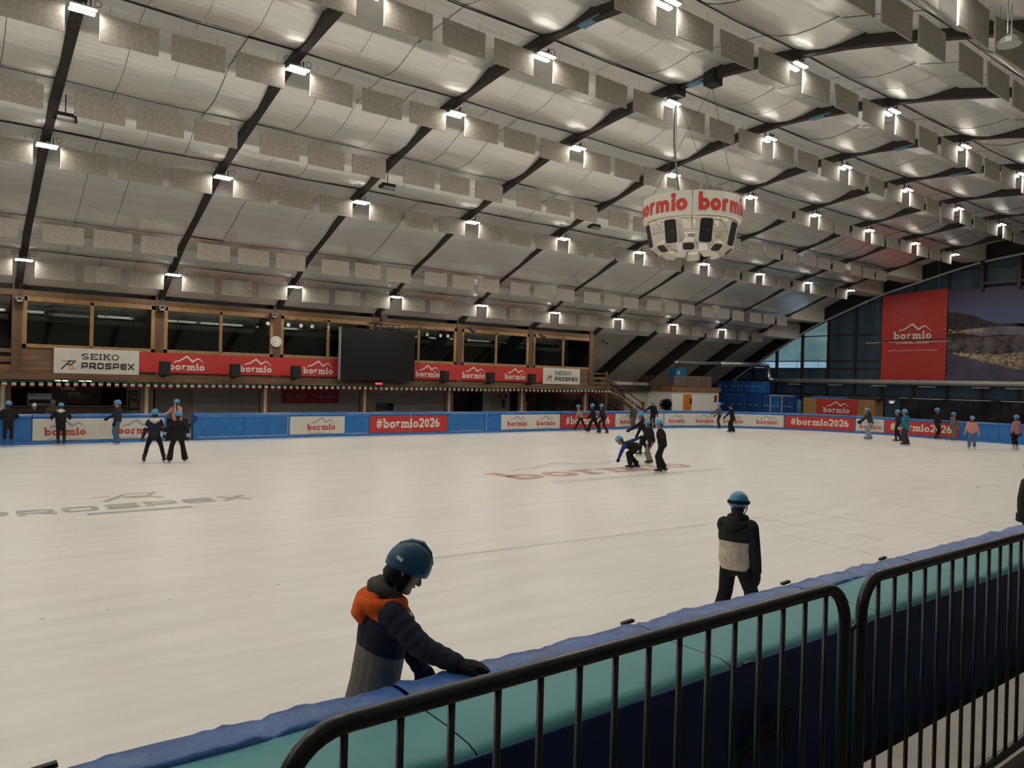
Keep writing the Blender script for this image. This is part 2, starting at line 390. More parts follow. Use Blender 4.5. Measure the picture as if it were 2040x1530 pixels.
# foil sheets between ribs
EL = [.25, .25, .25, .25, .25, .25, .25, .25, .04, .22]
def foil_profile(i):
    ya = ROWS[i][0]; yc = ya + ROWS[i][2]; a = EL[i]
    if i == len(ROWS) - 1: return [(ya, a), ((ya + yc) / 2, a + .05), (40.85, .24)]
    yb = ROWS[i + 1][0]; L = yb - yc; c = EL[i + 1]; m = min(a, c)
    return [(ya, a), ((ya + yc) / 2, a + .035), (yc, a + .06), (yc + .02, a + .14), (yc + .14 * L, a + .04 if m > .1 else m + .12), (yc + .34 * L, .15 if m > .1 else m + .08), (yc + .58 * L, .06 if m > .1 else m), (yc + .82 * L, .13 if m > .1 else m), (yb, c + .01)]
hid = MB()
for j in range(-4, 9):
    x0 = 3.06 + 6 * j + .13; x1 = x0 + 5.74
    for i in range(len(ROWS)):
        pr = foil_profile(i); w = (x1 - x0) / 4
        for k in range(4):
            a = x0 + k * w + .008; b = a + w - .016; dz = random.uniform(-.012, .012)
            vis = any(inview((xx, y, zr(y))) for xx in (a, b) for (y, e) in (pr[0], pr[len(pr) // 2], pr[-1]))
            mb = MB() if vis else hid
            vs = []
            for (y, e) in pr:
                for t in (0, .5, 1):
                    vs.append((a + (b - a) * t, y, zr(y) + e + dz + (random.uniform(-.012, .012) if 0 < t < 1 else 0)))
            fs = [(q * 3 + t, q * 3 + 3 + t, q * 3 + 4 + t, q * 3 + 1 + t) for q in range(len(pr) - 1) for t in (0, 1)]
            mb.add(vs, fs)
            if vis: mb.build('foil_sheet', m_foil, ceiling, smooth=True)
        tr = MB()
    # near-side remainder
o = hid.build('foil_sheet', m_foil, ceiling, smooth=True); o['kind'] = 'stuff'
# dark cable along each row, and white boxed purlins in the end bay
for i, (y, zt, off, lamp, d) in enumerate(ROWS[1:], 1):
    pts = []
    for j in range(-4, 9):
        for t in (0, .25, .5, .75): pts.append((3.06 + 6 * j + 6 * t, y - .02, zr(y) + EL[i] - .015 - .05 * sin(pi * t) ** 2))
    pts.append((57.06, y - .02, zr(y) + EL[i] - .015))
    MB().tube(pts, .022 if lamp else .012, 6).build('cable_run', m_cable, ceiling)
    yc = min(y + min(off, 1.5), 40.6)
    MB().box(57.2, 62.2, y - .12, yc, zr((y + yc) / 2) - .05, zr((y + yc) / 2) + 1.3).build('purlin_boxing', m_board, ceiling)
for (j, y) in ((2, 16.2), (3, 17.1), (3, 19.3), (4, 16.0), (5, 15.6), (6, 15.8)):
    x = 3.06 + 6 * j
    MB().box(x - .14, x + .14, y - .45, y + .45, zr(y) - .012, zr(y) + .05).build('blue_daylight_patch', M('painted_blue_daylight', (.10, .25, .36), .4), ceiling)  # opaque plates under the ribs, blue daylight put into their colour

# ------------------------------------------------------------------ floors
def rink_outline(off=0.0, n=14):
    cx0, cx1, cy0, cy1, r = -2.0, 38.0, 13.66, 23.1, 10.0 + off
    P = []
    for (cx, cy, a0) in ((cx1, cy1, 90), (cx1, cy0, 0), (cx0, cy0, -90), (cx0, cy1, -180)):
        for i in range(n + 1):
            a = radians(a0 - 90 * i / n); P.append((cx + r * cos(a), cy + r * sin(a)))
    return P
ol = rink_outline(.05)[::-1]
ice = struct(MB().prism([(x, y, -.1) for x, y in ol], (0, 0, .1)).build('floor', m_ice, loc=(18, 18.4, 0)))
ice['label'] = 'pale scuffed ice rink floor with faded painted marks'
struct(MB().box(-22, 62.8, -16, 53, -.3, -.04).build('floor_surround', m_conc))
wk = struct(MB().box(-22, 30, -16, 1.62, -.03, 1.0).build('floor_walkway', M('walkway_concrete', (.16, .145, .125), .85, var=.15, scale=2)))
MB().box(-22, 30, 1.36, 1.75, 1.0, 1.07).build('kerb', M('kerb_concrete', (.38, .36, .32), .85, var=.12, scale=4), wk)
# faded paint marks in the ice
def icef(x0, y0, ux, uy):
    return lambda u, v: V((x0 + u * ux[0] + v * uy[0], y0 + u * ux[1] + v * uy[1], .003))
m_ir = M('ice_paint_red', (.66, .44, .39), .4, var=.12, scale=3, col2=(.60, .34, .30)); m_ig = M('ice_paint_grey', (.66, .64, .60), .4, var=.08, scale=3); m_id = M('ice_paint_dark', (.44, .43, .40), .4, var=.2, scale=3)
m_iy = M('ice_paint_gold', (.62, .52, .36), .4)
fn = icef(17.25, 16.85, (1, 0), (0, 1))
k = 8.0 / G_BORMIO.w
Flat().place(G_BORMIO, k, k * .95, 0, 0, G_BORMIO.w / 2).to(MB(), fn).build('bormio_ice_lettering', m_ir, ice)
Flat().place(G_RIDGE, 8.0, 6.4, -4.0, .55).to(MB(), fn).build('ridge_ice_mark', m_ig, ice)
mb = MB(); put_font(mb, TAGL, .85, fn, .4, -1.05, .01); mb.build('tagline_ice_lettering', m_ig, ice)
fn2 = icef(3.2, 17.05, (1, .0), (0, 1))
k = 5.2 / G_PROSPEX.w
Flat().place(G_PROSPEX, k, .62, 0, 0, G_PROSPEX.w / 2).to(MB(), fn2).build('prospex_ice_lettering', m_id, ice)
xm = Flat(); xm.ribbon([(-.2, 1.05), (.35, 1.95)], .14); xm.ribbon([(.35, 1.95), (.95, 1.95), (.75, 1.5), (.25, 1.5)], .12)
xm.to(MB(), fn2).build('emblem_ice_mark', m_id, ice)
yg = Flat(); yg.ribbon([(-.35, 1.75), (-.0, 1.75)], .14); yg.ribbon([(.35, 1.35), (.8, 1.35), (.95, 1.1)], .14); yg.to(MB(), fn2).build('emblem_ice_mark', m_iy, ice)
Flat().rect(-.75, -.5, 1.2, -.3).to(MB(), fn2).build('ice_line', m_id, ice)
fl = lambda u, v: V((u, v, .0025))
for P_ in ([(6.1, 10.1), (12.9, 9.65), (15, 9.6)], [(14.1, 9.7), (14.26, 6.9)], [(13.0, 8.5), (12.83, 6.4)], [(19.1, 9.4), (17.7, 5.8)], [(15.8, 9.6), (15.9, 6.2)]):
    Flat().ribbon(P_, .05).to(MB(), fl).build('ice_line', m_ig, ice)
for (x, y) in ((1.69, 9.86), (2.39, 9.9), (1.04, 9.89), (3.72, 9.87), (4.89, 9.6)):
    Flat().disc(x, y, .025, 6).to(MB(), fl).build('ice_speck', m_id, ice)
for (x, y, s) in ((10.4, 26.07, .9), (16.66, 23.4, .8), (25.1, 9.2, .6), (34, 22, 1.0)):
    Flat().ribbon([(x - s, y), (x, y + .25), (x + s, y - .05), (x + s * .4, y - .3)], .10).to(MB(), fl).build('ice_mark', m_ig, ice)

# ------------------------------------------------------------------ gable end wall (right)
gw = struct(thing('wall_right', None, None, (XG, 30, 0)))
gw['label'] = 'glazed gable end wall with brown mullions and dark blue shade film'
def zg(y): return zr(y) - .28
MY = [50, 48.2, 45.7, 43.18, 40.64, 38.06, 35.58, 33.13, 30.8, 28.26, 25.8, 23.3, 20.88, 18.4, 15.9, 13.4, 10.9, 8.4, 5.9, 3.4, .9, -1.6, -4.1, -6.6, -9.1, -12]
for y in MY:
    if zg(y) > .3: MB().box(XG - .12, XG + .12, y - .10, y + .10, 0, zg(y) + .1).build('mullion', m_mull, gw)
HZ = [0, 2.35, 3.5, 4.64, 5.28, 7.5, 10.2, 12.2, 13.4]
for a, b in zip(MY[:-1], MY[1:]):
    lo, hi = b + .1, a - .1
    for h0, h1 in zip(HZ[:-1], HZ[1:]):
        pts = [(lo, h0), (hi, h0)]
        N = 4; top = []
        for q in range(N + 1):
            y = hi + (lo - hi) * q / N; top.append((y, min(h1, zg(y))))
        if max(t[1] for t in top) <= h0 + .02: continue
        poly = []
        if zg(lo) < h0 or zg(hi) < h0:
            fine = [hi + (lo - hi) * q / 16 for q in range(17)]; ok = [y for y in fine if zg(y) > h0]
            if len(ok) < 2: continue
            poly = [(min(ok), h0), (max(ok), h0)] + [(y, min(h1, zg(y))) for y in ok]
        else: poly = pts + top
        clear = b > 35 and h0 >= 4.6
        MB().prism([(XG + .02, y, z) for y, z in poly], (.03, 0, 0)).build('pane', m_clear if clear else m_film, gw)
    for h in HZ[1:]:
        if zg(lo) > h or zg(hi) > h:
            ok = [hi + (lo - hi) * q / 16 for q in range(17)]; ok = [y for y in ok if zg(y) > h]
            if len(ok) > 1: MB().box(XG - .05, XG + .07, min(ok), max(ok), h - .045, h + .045).build('transom', m_mull, gw)
arcp = [(61.95, y, zg(y) - .02) for y in [Y0 + 33 * q / 60 for q in range(-60, 61)] if zg(y) > 0]
MB().tube(arcp, .085, 8).build('arch_flashing', m_flash, gw, smooth=True)
mb = MB()   # solid spandrel between glazing and roof
for a, b in zip(ys[:-1], ys[1:]):
    mb.add([(XG + .03, a, zg(a)), (XG + .03, b, zg(b)), (XG + .03, b, zr(b) + 1.06), (XG + .03, a, zr(a) + 1.06)], [(0, 1, 2, 3)])
mb.build('spandrel', m_black, gw)
wl_ = MB()
pts = [(-21.9, y, zr(y) + 1.05) for y in ys]
wl_.prism([(-21.9, ys[0], -.2), (-21.9, ys[-1], -.2)] + pts[::-1], (-.1, 0, 0))
struct(wl_.build('wall_left', m_greywall))

# hillside outside the clear panes
hs = MB(); NX, NY = 18, 26
for i in range(NX + 1):
    for j in range(NY + 1):
        x = 72 + i * 7; y = -30 + j * 6
        hs.v.append(V((x, y, -2 + max(0, (x - 76)) * .62 + 2.2 * sin(y * .11 + x * .07) + random.uniform(-.6, .6))))
for i in range(NX):
    for j in range(NY):
        q = i * (NY + 1) + j; hs.f.append([q, q + NY + 1, q + NY + 2, q + 1]); hs.m.append(0)
hill = hs.build('hillside', M('dusk_hillside', (.13, .18, .12), .95, var=.4, scale=.16, detail=8, col2=(.27, .32, .28)), smooth=True)
struct(hill); hill['label'] = 'grassy hillside outside the gable windows'
mb = MB()
for q in range(14): mb.box(70.9, 71.05, 20 + q * 2.4, 22.3 + q * 2.4, -.5, 5.6)
w = struct(mb.build('wall_outside', M('pale_outer_wall', (.62, .68, .70), .8))); w['label'] = 'pale boundary wall outside the gable windows'
# ------------------------------------------------------------------ tribune (far long side)
YF = 40.9
wb = struct(thing('wall_back', None, None, (21, YF, 0))); wb['label'] = 'wooden tribune front with posts and plank parapet along the far side'
PX = [3.06 + 6 * j for j in range(7)]
for j, x in enumerate(PX):
    x0, x1 = (x - .22, x + .17) if j < 6 else (38.58, 39.02)
    MB().box(x0, x1, YF - .10, YF + .25, 2.4, 6.75).build('post', m_oak, wb)
MB().box(-22, 39.0, YF - .04, YF + .3, 6.14, 6.42).build('head_beam', m_oakh, wb)
MB().box(-22, 39.1, YF - .28, YF + .2, 2.32, 2.66).build('floor_beam', m_plank, wb)
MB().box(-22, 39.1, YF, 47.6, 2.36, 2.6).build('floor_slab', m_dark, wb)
MB().box(38.85, 39.0, YF, 45.5, 2.6, 6.6).build('end_panel', m_oak, wb)
for j in range(6):
    a, b = PX[j] + .17, PX[j + 1] - .22
    for k in range(4):
        MB().box(a, b, YF, YF + .12, 2.66 + k * .28, 2.66 + k * .28 + .272).build('plank', m_plank, wb)
for k, (z0, z1) in enumerate(((2.66, 3.0), (3.12, 3.36), (3.55, 3.72))):
    MB().box(-8, 2.84, YF, YF + .08, z0, z1).build('rail_board', m_oakh, wb)
for j in range(6):
    a, b = PX[j] + .17, PX[j + 1] - .22; mid = (a + b) / 2; z0, z1 = 3.79, 6.16
    w = struct(thing('window_%d' % (j + 1), None, None, (mid, YF, z0)))
    w['label'] = '%s timber-framed tribune window from the left' % ORD[j]
    for (x0, x1, q0, q1) in ((a, b, z0, z0 + .18), (a, b, z1 - .24, z1 - .02), (a, a + .19, z0, z1), (b - .19, b, z0, z1), (mid - .08, mid + .08, z0 + .1, z1 - .1)):
        MB().box(x0, x1, YF - .06, YF + .08, q0, q1).build('frame', m_frame, w, bevel=.012)
    MB().box(a + .19, mid - .08, YF + .0, YF + .015, z0 + .18, z1 - .24).build('pane', m_glass, w)
    MB().box(mid + .08, b - .19, YF + .0, YF + .015, z0 + .18, z1 - .24).build('pane', m_glass, w)
# duct inside the tribune, behind the glass
t = thing('ventilation_duct', 'silver ribbed duct behind the tribune windows', 'duct', (16, 43.2, 5.3))
m_dc = M('bright_duct', (.92, .92, .90), .10, metal=1.0)
def facet_pipe(x0, x1, r, z):  # flat facets, turned so one mirrors the ice as a bright band
    mb = MB(); n = 10
    for x in (x0, x1):
        for j in range(n): g = radians(-12) + 2 * pi * (j + .5) / n; mb.v.append(V((x, 43.2 - r * cos(g), z + r * sin(g))))
    for j in range(n): mb.f.append([j, (j + 1) % n, n + (j + 1) % n, n + j]); mb.m.append(0)
    return mb
facet_pipe(-14, 4.3, .21, 5.62).build('pipe', m_dc, t); facet_pipe(6.6, 37.5, .19, 5.60).build('pipe', m_dc, t)
MB().loft([(4.3, 43.2, 5.6), (4.7, 43.2, 5.55), (6.2, 43.2, 5.55), (6.6, 43.2, 5.6)], [.2, .36, .36, .2], n=14, cap=False).build('silencer', m_steel, t, smooth=True)
for q in range(40): MB().tube([(-8 + q * 1.15, 43.2, 5.62), (-7.95 + q * 1.15, 43.2, 5.62)], .2, 12).build('joint_ring', m_lhouse, t) if not 4.0 < -8 + q * 1.15 < 6.9 and -8 + q * 1.15 < 37 else None
struct(MB().box(-22, 38.8, 44.3, 44.4, 2.6, 5.2).build('wall_dark_backing', m_dark))  # dark sheet added so the lower room behind the panes stays black
# wall below the tribune
wu = struct(thing('wall_underpass', None, None, (20, 44, 0))); wu['label'] = 'grey boarded wall in the passage under the tribune'
def wpanel(x0, x1, m, y=44.0, z0=0, z1=2.4, name='wall_panel'): return MB().box(x0, x1, y, y + .08, z0, z1).build(name, m, wu)
wpanel(-22, 2.9, m_brown); wpanel(2.9, 9.6, m_dark, 45.2); wpanel(9.6, 11.5, m_greywall2)
for q in range(8): wpanel(11.52 + q * 2.11, 11.52 + q * 2.11 + 2.1, m_greywall)
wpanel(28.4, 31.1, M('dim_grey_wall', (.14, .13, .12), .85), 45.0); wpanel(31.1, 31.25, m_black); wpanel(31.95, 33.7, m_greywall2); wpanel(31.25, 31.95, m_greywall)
wpanel(33.74, 35.4, m_black, 44.6); wpanel(40.6, 44.9, M('painted_stair_shade', (.05, .045, .04), .9), 43.3, 0, 2.2); wpanel(35.4, 36.2, m_brown); wpanel(36.2, 38.2, M('dark_glass', (.02, .025, .03), .12)); wpanel(38.2, 41.0, m_brown)  # dark panel behind the stairs is added, stair shade put into its colour
for j in range(0, 7):
    for (a, b, m) in ((-.76, -.56, m_oak), (-.56, -.40, m_greywall2), (-.40, -.17, m_oak)):
        x = 3.06 + 6 * j
        MB().box(x + a, x + b, 41.15, 41.35, 0, 2.34).build('support_post', m, wu)
# cafe furniture under the tribune
t = thing('cafe_counter', 'dark cafe counter under the left tribune windows', 'counter', (5.0, 43.2, 0))
MB().box(2.9, 8.0, 42.9, 43.6, 0, 1.0).build('body', m_brown, t); MB().box(2.85, 8.05, 42.8, 43.7, 1.0, 1.06).build('worktop', M('counter_top', (.10, .09, .08), .4), t)
t = thing('coffee_machine', 'steel coffee machine on the dark cafe counter', 'coffee machine', (4.2, 43.3, 1.06))
MB().box(3.7, 4.72, 43.05, 43.6, 1.06, 1.58).build('body', m_steel, t, bevel=.03); MB().box(3.75, 4.67, 43.0, 43.06, 1.15, 1.35).build('drip_tray', m_black, t); MB().box(3.7, 4.72, 43.05, 43.6, 1.58, 1.64).build('cup_rail', m_steel, t)
t = thing('cafe_sign', 'brown cafe menu board reading coffee behind the counter', 'sign', (5.9, 43.95, 1.1))
MB().box(4.75, 6.98, 43.92, 43.99, 1.10, 1.98).build('board', M('menu_brown', (.07, .035, .025), .6, var=.2, scale=3), t)
mb = MB(); fs_ = lambda u, v: V((u, 43.912, v)); put_font(mb, 'COFFEE', .19, fs_, 5.5, 1.80, .012); mb.build('lettering', M('sign_white', (.95, .90, .78), .6), t)
mb = MB()
for q in range(4): Flat().ribbon(arc(5.62 + q * .24, 1.52 - q * .02, .08, .07, 0, 360, 10)[:-1], .03, True).to(mb, fs_)
Flat().ribbon([(5.45, 1.62), (5.7, 1.66)], .1).to(mb, fs_); Flat().ribbon([(5.72, 1.64), (6.05, 1.62)], .12).to(mb, fs_)
mb.build('cup_drawing', M('sign_dim', (.22, .18, .15), .6), t)['kind'] = 'stuff'
for i, (x0, x1, z0, z1, c, l) in enumerate(((8.33, 8.63, 1.41, 1.76, (.33, .31, .28), 'small framed emblem picture under the tribune'), (8.32, 8.72, .85, 1.28, (.30, .28, .20), 'framed picture hanging under the emblem picture'))):
    t = thing('framed_picture', l, 'picture', ((x0 + x1) / 2, 43.9, z0))
    MB().box(x0 - .04, x1 + .04, 43.88, 43.95, z0 - .04, z1 + .04).build('frame', m_black, t); MB().box(x0, x1, 43.86, 43.885, z0, z1).build('print', M('pic%d' % i, c, .6), t)
    if i == 0: Flat().ribbon(arc(8.48, 1.58, .09, .1, 0, 360, 12)[:-1], .04, True).to(MB(), lambda u, v: V((u, 43.855, v))).build('emblem', m_pblack, t)
MB().box(8.2, 8.9, 43.95, 44.05, 0, 2.34).build('wall_panel', m_greywall2, wu)
for i, x in enumerate((4.82, 5.13, 5.83, 6.13)):
    t = thing('cafe_light', '%s small ceiling light over the cafe counter, from left' % ORD[i], 'light', (x, 42.0, 2.27), 'cafe ceiling lights')
    MB().box(x - .12, x + .12, 41.93, 42.07, 2.30, 2.36).build('housing', m_lhouse, t); MB().box(x - .11, x + .11, 41.95, 42.05, 2.28, 2.30).build('diffuser', M('cafe_led', (1, 1, 1), .5, emit=(1, .95, .85), estr=9), t)
# notice, hatch, extinguisher
t = thing('notice_frame', 'white empty notice frame on the grey wall by the screen', 'frame', (22.94, 43.97, 1.54))
for (x0, x1, z0, z1) in ((22.68, 23.2, 1.54, 1.58), (22.68, 23.2, 2.08, 2.12), (22.68, 22.72, 1.58, 2.08), (23.16, 23.2, 1.58, 2.08)): MB().box(x0, x1, 43.95, 43.99, z0, z1).build('border', m_white, t)
t = thing('serving_hatch', 'small serving hatch with dark half in grey wall', 'hatch', (23.4, 43.96, .7))
MB().box(22.8, 23.6, 43.94, 43.99, .7, 1.18).build('shutter', M('hatch_green', (.12, .12, .10), .6), t); MB().box(23.6, 24.05, 43.93, 43.99, .7, 1.18).build('opening', m_black, t)
t = thing('fire_extinguisher', 'dark fire extinguisher hung on the pale underpass wall', 'extinguisher', (33.03, 43.9, .9))
MB().loft([(33.03, 43.88, .92), (33.03, 43.88, 1.35)], [.09, .09], n=10).build('cylinder', M('ext_dark', (.05, .012, .010), .4), t, smooth=True)
MB().tube([(33.03, 43.88, 1.4), (33.10, 43.86, 1.5), (33.18, 43.86, 1.3)], .02, 6).build('hose', m_black, t)
for (x, c, l) in ((32.7, (.35, .03, .03), 'small red safety sign left of the extinguisher'), (33.29, (.02, .10, .05), 'small dark green safety sign right of the extinguisher')):
    tag(MB().box(x - .1, x + .1, 43.95, 43.99, 1.55, 1.8).build('safety_sign', M('sg%.1f' % x, c, .5)), l, 'sign')
t = thing('vending_bench', 'dark bench and cabinet in the underpass recess', 'bench', (29.3, 44.4, 0))
MB().box(28.5, 29.4, 44.2, 44.6, 0, 1.2).build('cabinet', m_black, t); MB().box(29.4, 30.4, 44.2, 44.6, .78, .84).build('bench_top', m_black, t); MB().box(30.5, 31.05, 44.2, 44.7, 0, 1.4).build('machine', m_black, t)

# ------------------------------------------------------------------ banners on the tribune
def flat_y(y): return lambda u, v: V((u, y, v))
def seiko(x0, x1, z0, z1, lab):
    t = thing('sponsor_banner', lab, 'banner', ((x0 + x1) / 2, YF - .12, z0)); W_ = x1 - x0; H_ = z1 - z0
    MB().box(x0, x1, YF - .14, YF - .12, z0, z1).build('sheet', m_bwhite, t)
    f = flat_y(YF - .146); k = W_ * .445 / G_SEIKO.w
    mb = MB(); Flat().place(G_SEIKO, k, H_ * .24, x0 + W_ * .53, z1 - H_ * .43, G_SEIKO.w / 2).to(mb, f); mb.build('seiko_lettering', m_pblack, t)
    k = W_ * .63 / G_PROSPEX.w
    mb = MB(); Flat().place(G_PROSPEX, k, H_ * .25, x0 + W_ * .625, z0 + H_ * .20, G_PROSPEX.w / 2).to(mb, f); mb.build('prospex_lettering', m_pblack, t)
    e = H_ * .36; ex = x0 + W_ * .08; ez = z0 + H_ * .16
    mb = MB(); Flat().ribbon([(ex, ez), (ex + e * .95, ez + e)], e * .14).ribbon([(ex + e * .6, ez + e * .92), (ex + e * 1.35, ez + e * .92), (ex + e * 1.0, ez + e * .55), (ex + e * .6, ez + e * .55)], e * .14).to(mb, f); mb.build('emblem', m_pblack, t)
    mb = MB(); Flat().ribbon([(ex + e * .02, ez + e * .93), (ex + e * .5, ez + e * .93), (ex + e * .35, ez + e * .6)], e * .13).ribbon([(ex + e * .75, ez + e * .36), (ex + e * 1.1, ez + e * .36), (ex + e * 1.3, ez + e * .06), (ex + e * .9, ez + e * .06), (ex + e * .75, ez + e * .25)], e * .13).to(mb, f); mb.build('emblem', m_pgold, t)
    for q in range(5): MB().ball((x0 + .06 + (W_ - .12) * q / 4, YF - .145, z1 - .05), .022, n=6).build('eyelet', m_steel, t)
seiko(4.5, 8.12, 2.65, 3.84, 'large white sponsor banner below the left tribune window')
seiko(34.1, 37.62, 2.69, 3.83, 'white sponsor banner at the stair end of the tribune')
def red_strip(x0, x1, logos, lab):
    t = thing('parapet_banner', lab, 'banner', ((x0 + x1) / 2, YF - .1, 2.8)); f = flat_y(YF - .115)
    MB().box(x0, x1, YF - .11, YF - .09, 2.80, 3.79).build('sheet', m_bred, t)
    for (u, w) in logos:
        a = MB(); b = MB(); logo(a, b, f, u, 2.95, w); a.build('bormio_lettering', m_pwhite, t); b.build('mountain_line', m_pwhite, t)
red_strip(8.14, 18.75, [(10.36, 1.75), (13.9, 1.72), (17.45, 1.78)], 'long red bormio banner left of the big screen')
red_strip(23.42, 34.06, [(24.7, 1.75), (28.2, 1.78), (31.65, 1.78)], 'long red bormio banner right of the big screen')
t = thing('wall_banner', 'red double bormio banner on the underpass wall', 'banner', (18.4, 43.95, 1.16))
MB().box(16.57, 20.2, 43.94, 43.96, 1.16, 2.25).build('sheet', m_bred, t)
m_dullw = M('print_dull_white', (.42, .36, .33), .5)  # duller white for the lettering of the underpass banner
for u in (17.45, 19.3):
    a = MB(); b = MB(); c = MB(); logo(a, b, flat_y(43.933), u, 1.48, 1.25, TAGL, c); a.build('bormio_lettering', m_dullw, t); b.build('mountain_line', m_dullw, t); c.build('tagline', m_dullw, t)
# ------------------------------------------------------------------ screen, speakers, clock, spots on the tribune
t = thing('video_screen', 'large black video screen hung on the tribune front', 'screen', (20.95, 40.2, 2.64))
MB().box(18.5, 23.38, 40.16, 40.36, 2.65, 5.67).build('panel', m_black_gloss, t, bevel=.02)
MB().box(18.44, 18.50, 40.14, 40.36, 2.65, 5.67).build('edge_strip', m_lhouse, t)
t = thing('lighting_truss', 'short black truss with chain hoist above the big screen', 'truss', (21.2, 40.25, 5.75))
for (dy, dz) in ((-.1, 0), (.1, 0), (-.1, .22), (.1, .22)): MB().tube([(20.1, 40.25 + dy, 5.78 + dz), (22.4, 40.25 + dy, 5.78 + dz)], .022, 6).build('chord', m_black, t)
for q in range(12):
    x = 20.15 + q * .2; MB().tube([(x, 40.15, 5.78), (x + .1, 40.15, 6.0), (x + .2, 40.15, 5.78)], .012, 5).build('brace', m_lhouse if q % 2 else m_black, t)
for x in (20.9, 21.6): MB().tube([(x, 40.25, 5.9), (21.1, 40.0, 7.1)], .015, 5).build('chain', m_wire, t)
MB().box(20.95, 21.25, 39.95, 40.2, 6.15, 6.5).build('hoist', m_black, t)
spx = [9.13, 12.55, 15.82, 25.46, 29.0, 32.47]
for i, x in enumerate(spx):
    t = thing('loudspeaker', 'black loudspeaker, %s from left along the red parapet banners' % ORD[i], 'loudspeaker', (x, 40.0, 2.62), 'parapet loudspeakers')
    MB().box(x - .24, x + .24, 39.82, 40.2, 2.66, 3.36).build('cabinet', m_speaker, t, bevel=.025)
    MB().box(x - .20, x + .20, 39.80, 39.822, 2.72, 3.30).build('grille', m_black, t); MB().box(x - .05, x + .05, 40.0, 40.6, 2.58, 2.66).build('bracket', m_black, t)
t = thing('wall_clock', 'round white wall clock on the tribune post', 'clock', (14.95, 40.72, 4.36))
MB().loft([(14.95, 40.70, 4.66), (14.95, 40.78, 4.66)], [.3, .3], n=24, cap=False).build('case', M('clock_face', (.72, .70, .62), .4), t)
f = flat_y(40.69)
for q in range(12):
    a = 2 * pi * q / 12; Flat().disc(14.95 + .22 * sin(a), 4.66 + .22 * cos(a), .028, 6).to(MB(), f).build('hour_mark', m_pblack, t)
Flat().ribbon([(14.95, 4.66), (14.80, 4.58)], .022).to(MB(), f).build('hour_hand', m_pblack, t); Flat().ribbon([(14.95, 4.66), (14.86, 4.78)], .016).to(MB(), f).build('minute_hand', m_pblack, t)
for i, (x, z, yw) in enumerate(((15.41, 5.6, 0), (16.13, 5.6, 0), (16.77, 5.6, 0), (17.66, 5.62, .7), (24.22, 5.58, 0), (25.17, 5.57, .15), (25.72, 5.57, .15), (27.26, 5.42, .6), (14.32, 5.6, -.3))):
    t = thing('stage_spot', '%s black stage spotlight from left under the tribune eaves' % ORD[i if i < 9 else 8] if i < 8 else 'black stage spotlight left of the wall clock', 'spotlight', (x, 40.3, z - .12), 'stage spotlights')
    d = V((sin(yw), -cos(yw), -.15)).normalized(); c = V((x, 40.3, z))
    MB().loft([c - d * .16, c + d * .12], [.11, .13], n=12, cap=False).build('can', m_black, t); MB().loft([c + d * .121, c + d * .135], [.10, .10], n=12, cap=False).build('lens', m_white, t)
    MB().loft([c + d * .136, c + d * .142], [.035, .035], n=8, cap=False).build('lens_centre', m_pgrey, t)
    MB().tube([c + V((0, 0, .1)), (x, 40.35, z + .35), (x, 40.86, z + .42)], .014, 5).build('yoke', m_black, t)
for i, (x, z) in enumerate(((3.09, 5.97), (9.04, 6.04), (14.7, 6.1))):
    t = thing('projector_unit', 'small grey projector on the %s tribune post from left' % ORD[i], 'projector', (x, 40.4, z - .13), 'post projectors')
    MB().box(x - .18, x + .18, 40.3, 40.7, z - .08, z + .1).build('body', M('projector_grey', (.10, .10, .09), .5), t, bevel=.02); MB().tube([(x - .02, 40.3, z), (x - .02, 40.26, z)], .05, 10).build('lens', m_black_gloss, t)
    MB().box(x - .1, x + .1, 40.32, 40.5, z - .13, z - .1).build('bracket', m_white, t); MB().tube([(x, 40.5, z + .1), (x, 40.4, zr(40.4) + .05)], .012, 5).build('hanger', m_wire, t)
for i, (x, z) in enumerate(((33.18, 6.0), (39.2, 5.92), (27.3, 6.05))):
    t = thing('stage_light', ('dark wash light hanging at the fifth tribune post', 'dark wash light hanging at the stair end of the tribune', 'dark wash light above the spot right of the screen')[i], 'spotlight', (x, 39.9, z - .2))
    d = V((.25, -.8, -.5)).normalized(); c = V((x, 39.9, z))
    MB().loft([c - d * .18, c + d * .15], [.10, .16], [.08, .12], n=10).build('can', m_black, t); MB().loft([c + d * .19, c + d * .26], [.13, .13], [.1, .1], n=10, cap=False).build('barn_door', m_black, t); MB().tube([c, (x, 39.9, zr(39.9))], .015, 5).build('hanger', m_black, t)
t = thing('led_timer', 'small timer with red digits under the big screen', 'timer', (21.0, 40.2, 2.36))
MB().box(20.7, 21.35, 40.2, 40.32, 2.38, 2.56).build('case', m_black, t)
for q in range(4): MB().box(20.78 + q * .12, 20.86 + q * .12, 40.19, 40.20, 2.42, 2.52).build('digit', M('led_red', (.5, 0, .02), .5, emit=(1, .05, .08), estr=2.5), t)
# ------------------------------------------------------------------ bunting
m_g, m_w, m_r = M('flag_green', (.03, .16, .06), .7), M('flag_white', (.66, .63, .56), .7), M('flag_red', (.42, .03, .03), .7)
fm = MB()
for k, mi in ((2, 0), (1, 1), (0, 2)): fm.box(-.09, .09, -.004, .004, -.23 + k * .0767, -.23 + (k + 1) * .0767, mi)
flagmesh = fm.mesh('flag', [m_g, m_w, m_r])
t = thing('bunting', 'string of small tricolour flags along the tribune edge', 'bunting', (21, 40.3, 2.3))
pts = []; n = 112
for q in range(n):
    x = 1.9 + q * .345; z = 2.27 + .05 * x / 20 - .03 * abs(sin(x * .5))
    pts.append((x, 40.3, z + .005)); inst(flagmesh, 'flag', t, (x - 21, 0, z - 2.3), rot=(random.uniform(-.1, .1), 0, random.uniform(-.1, .1)))
MB().tube(pts, .012, 5).build('string', m_g, t)
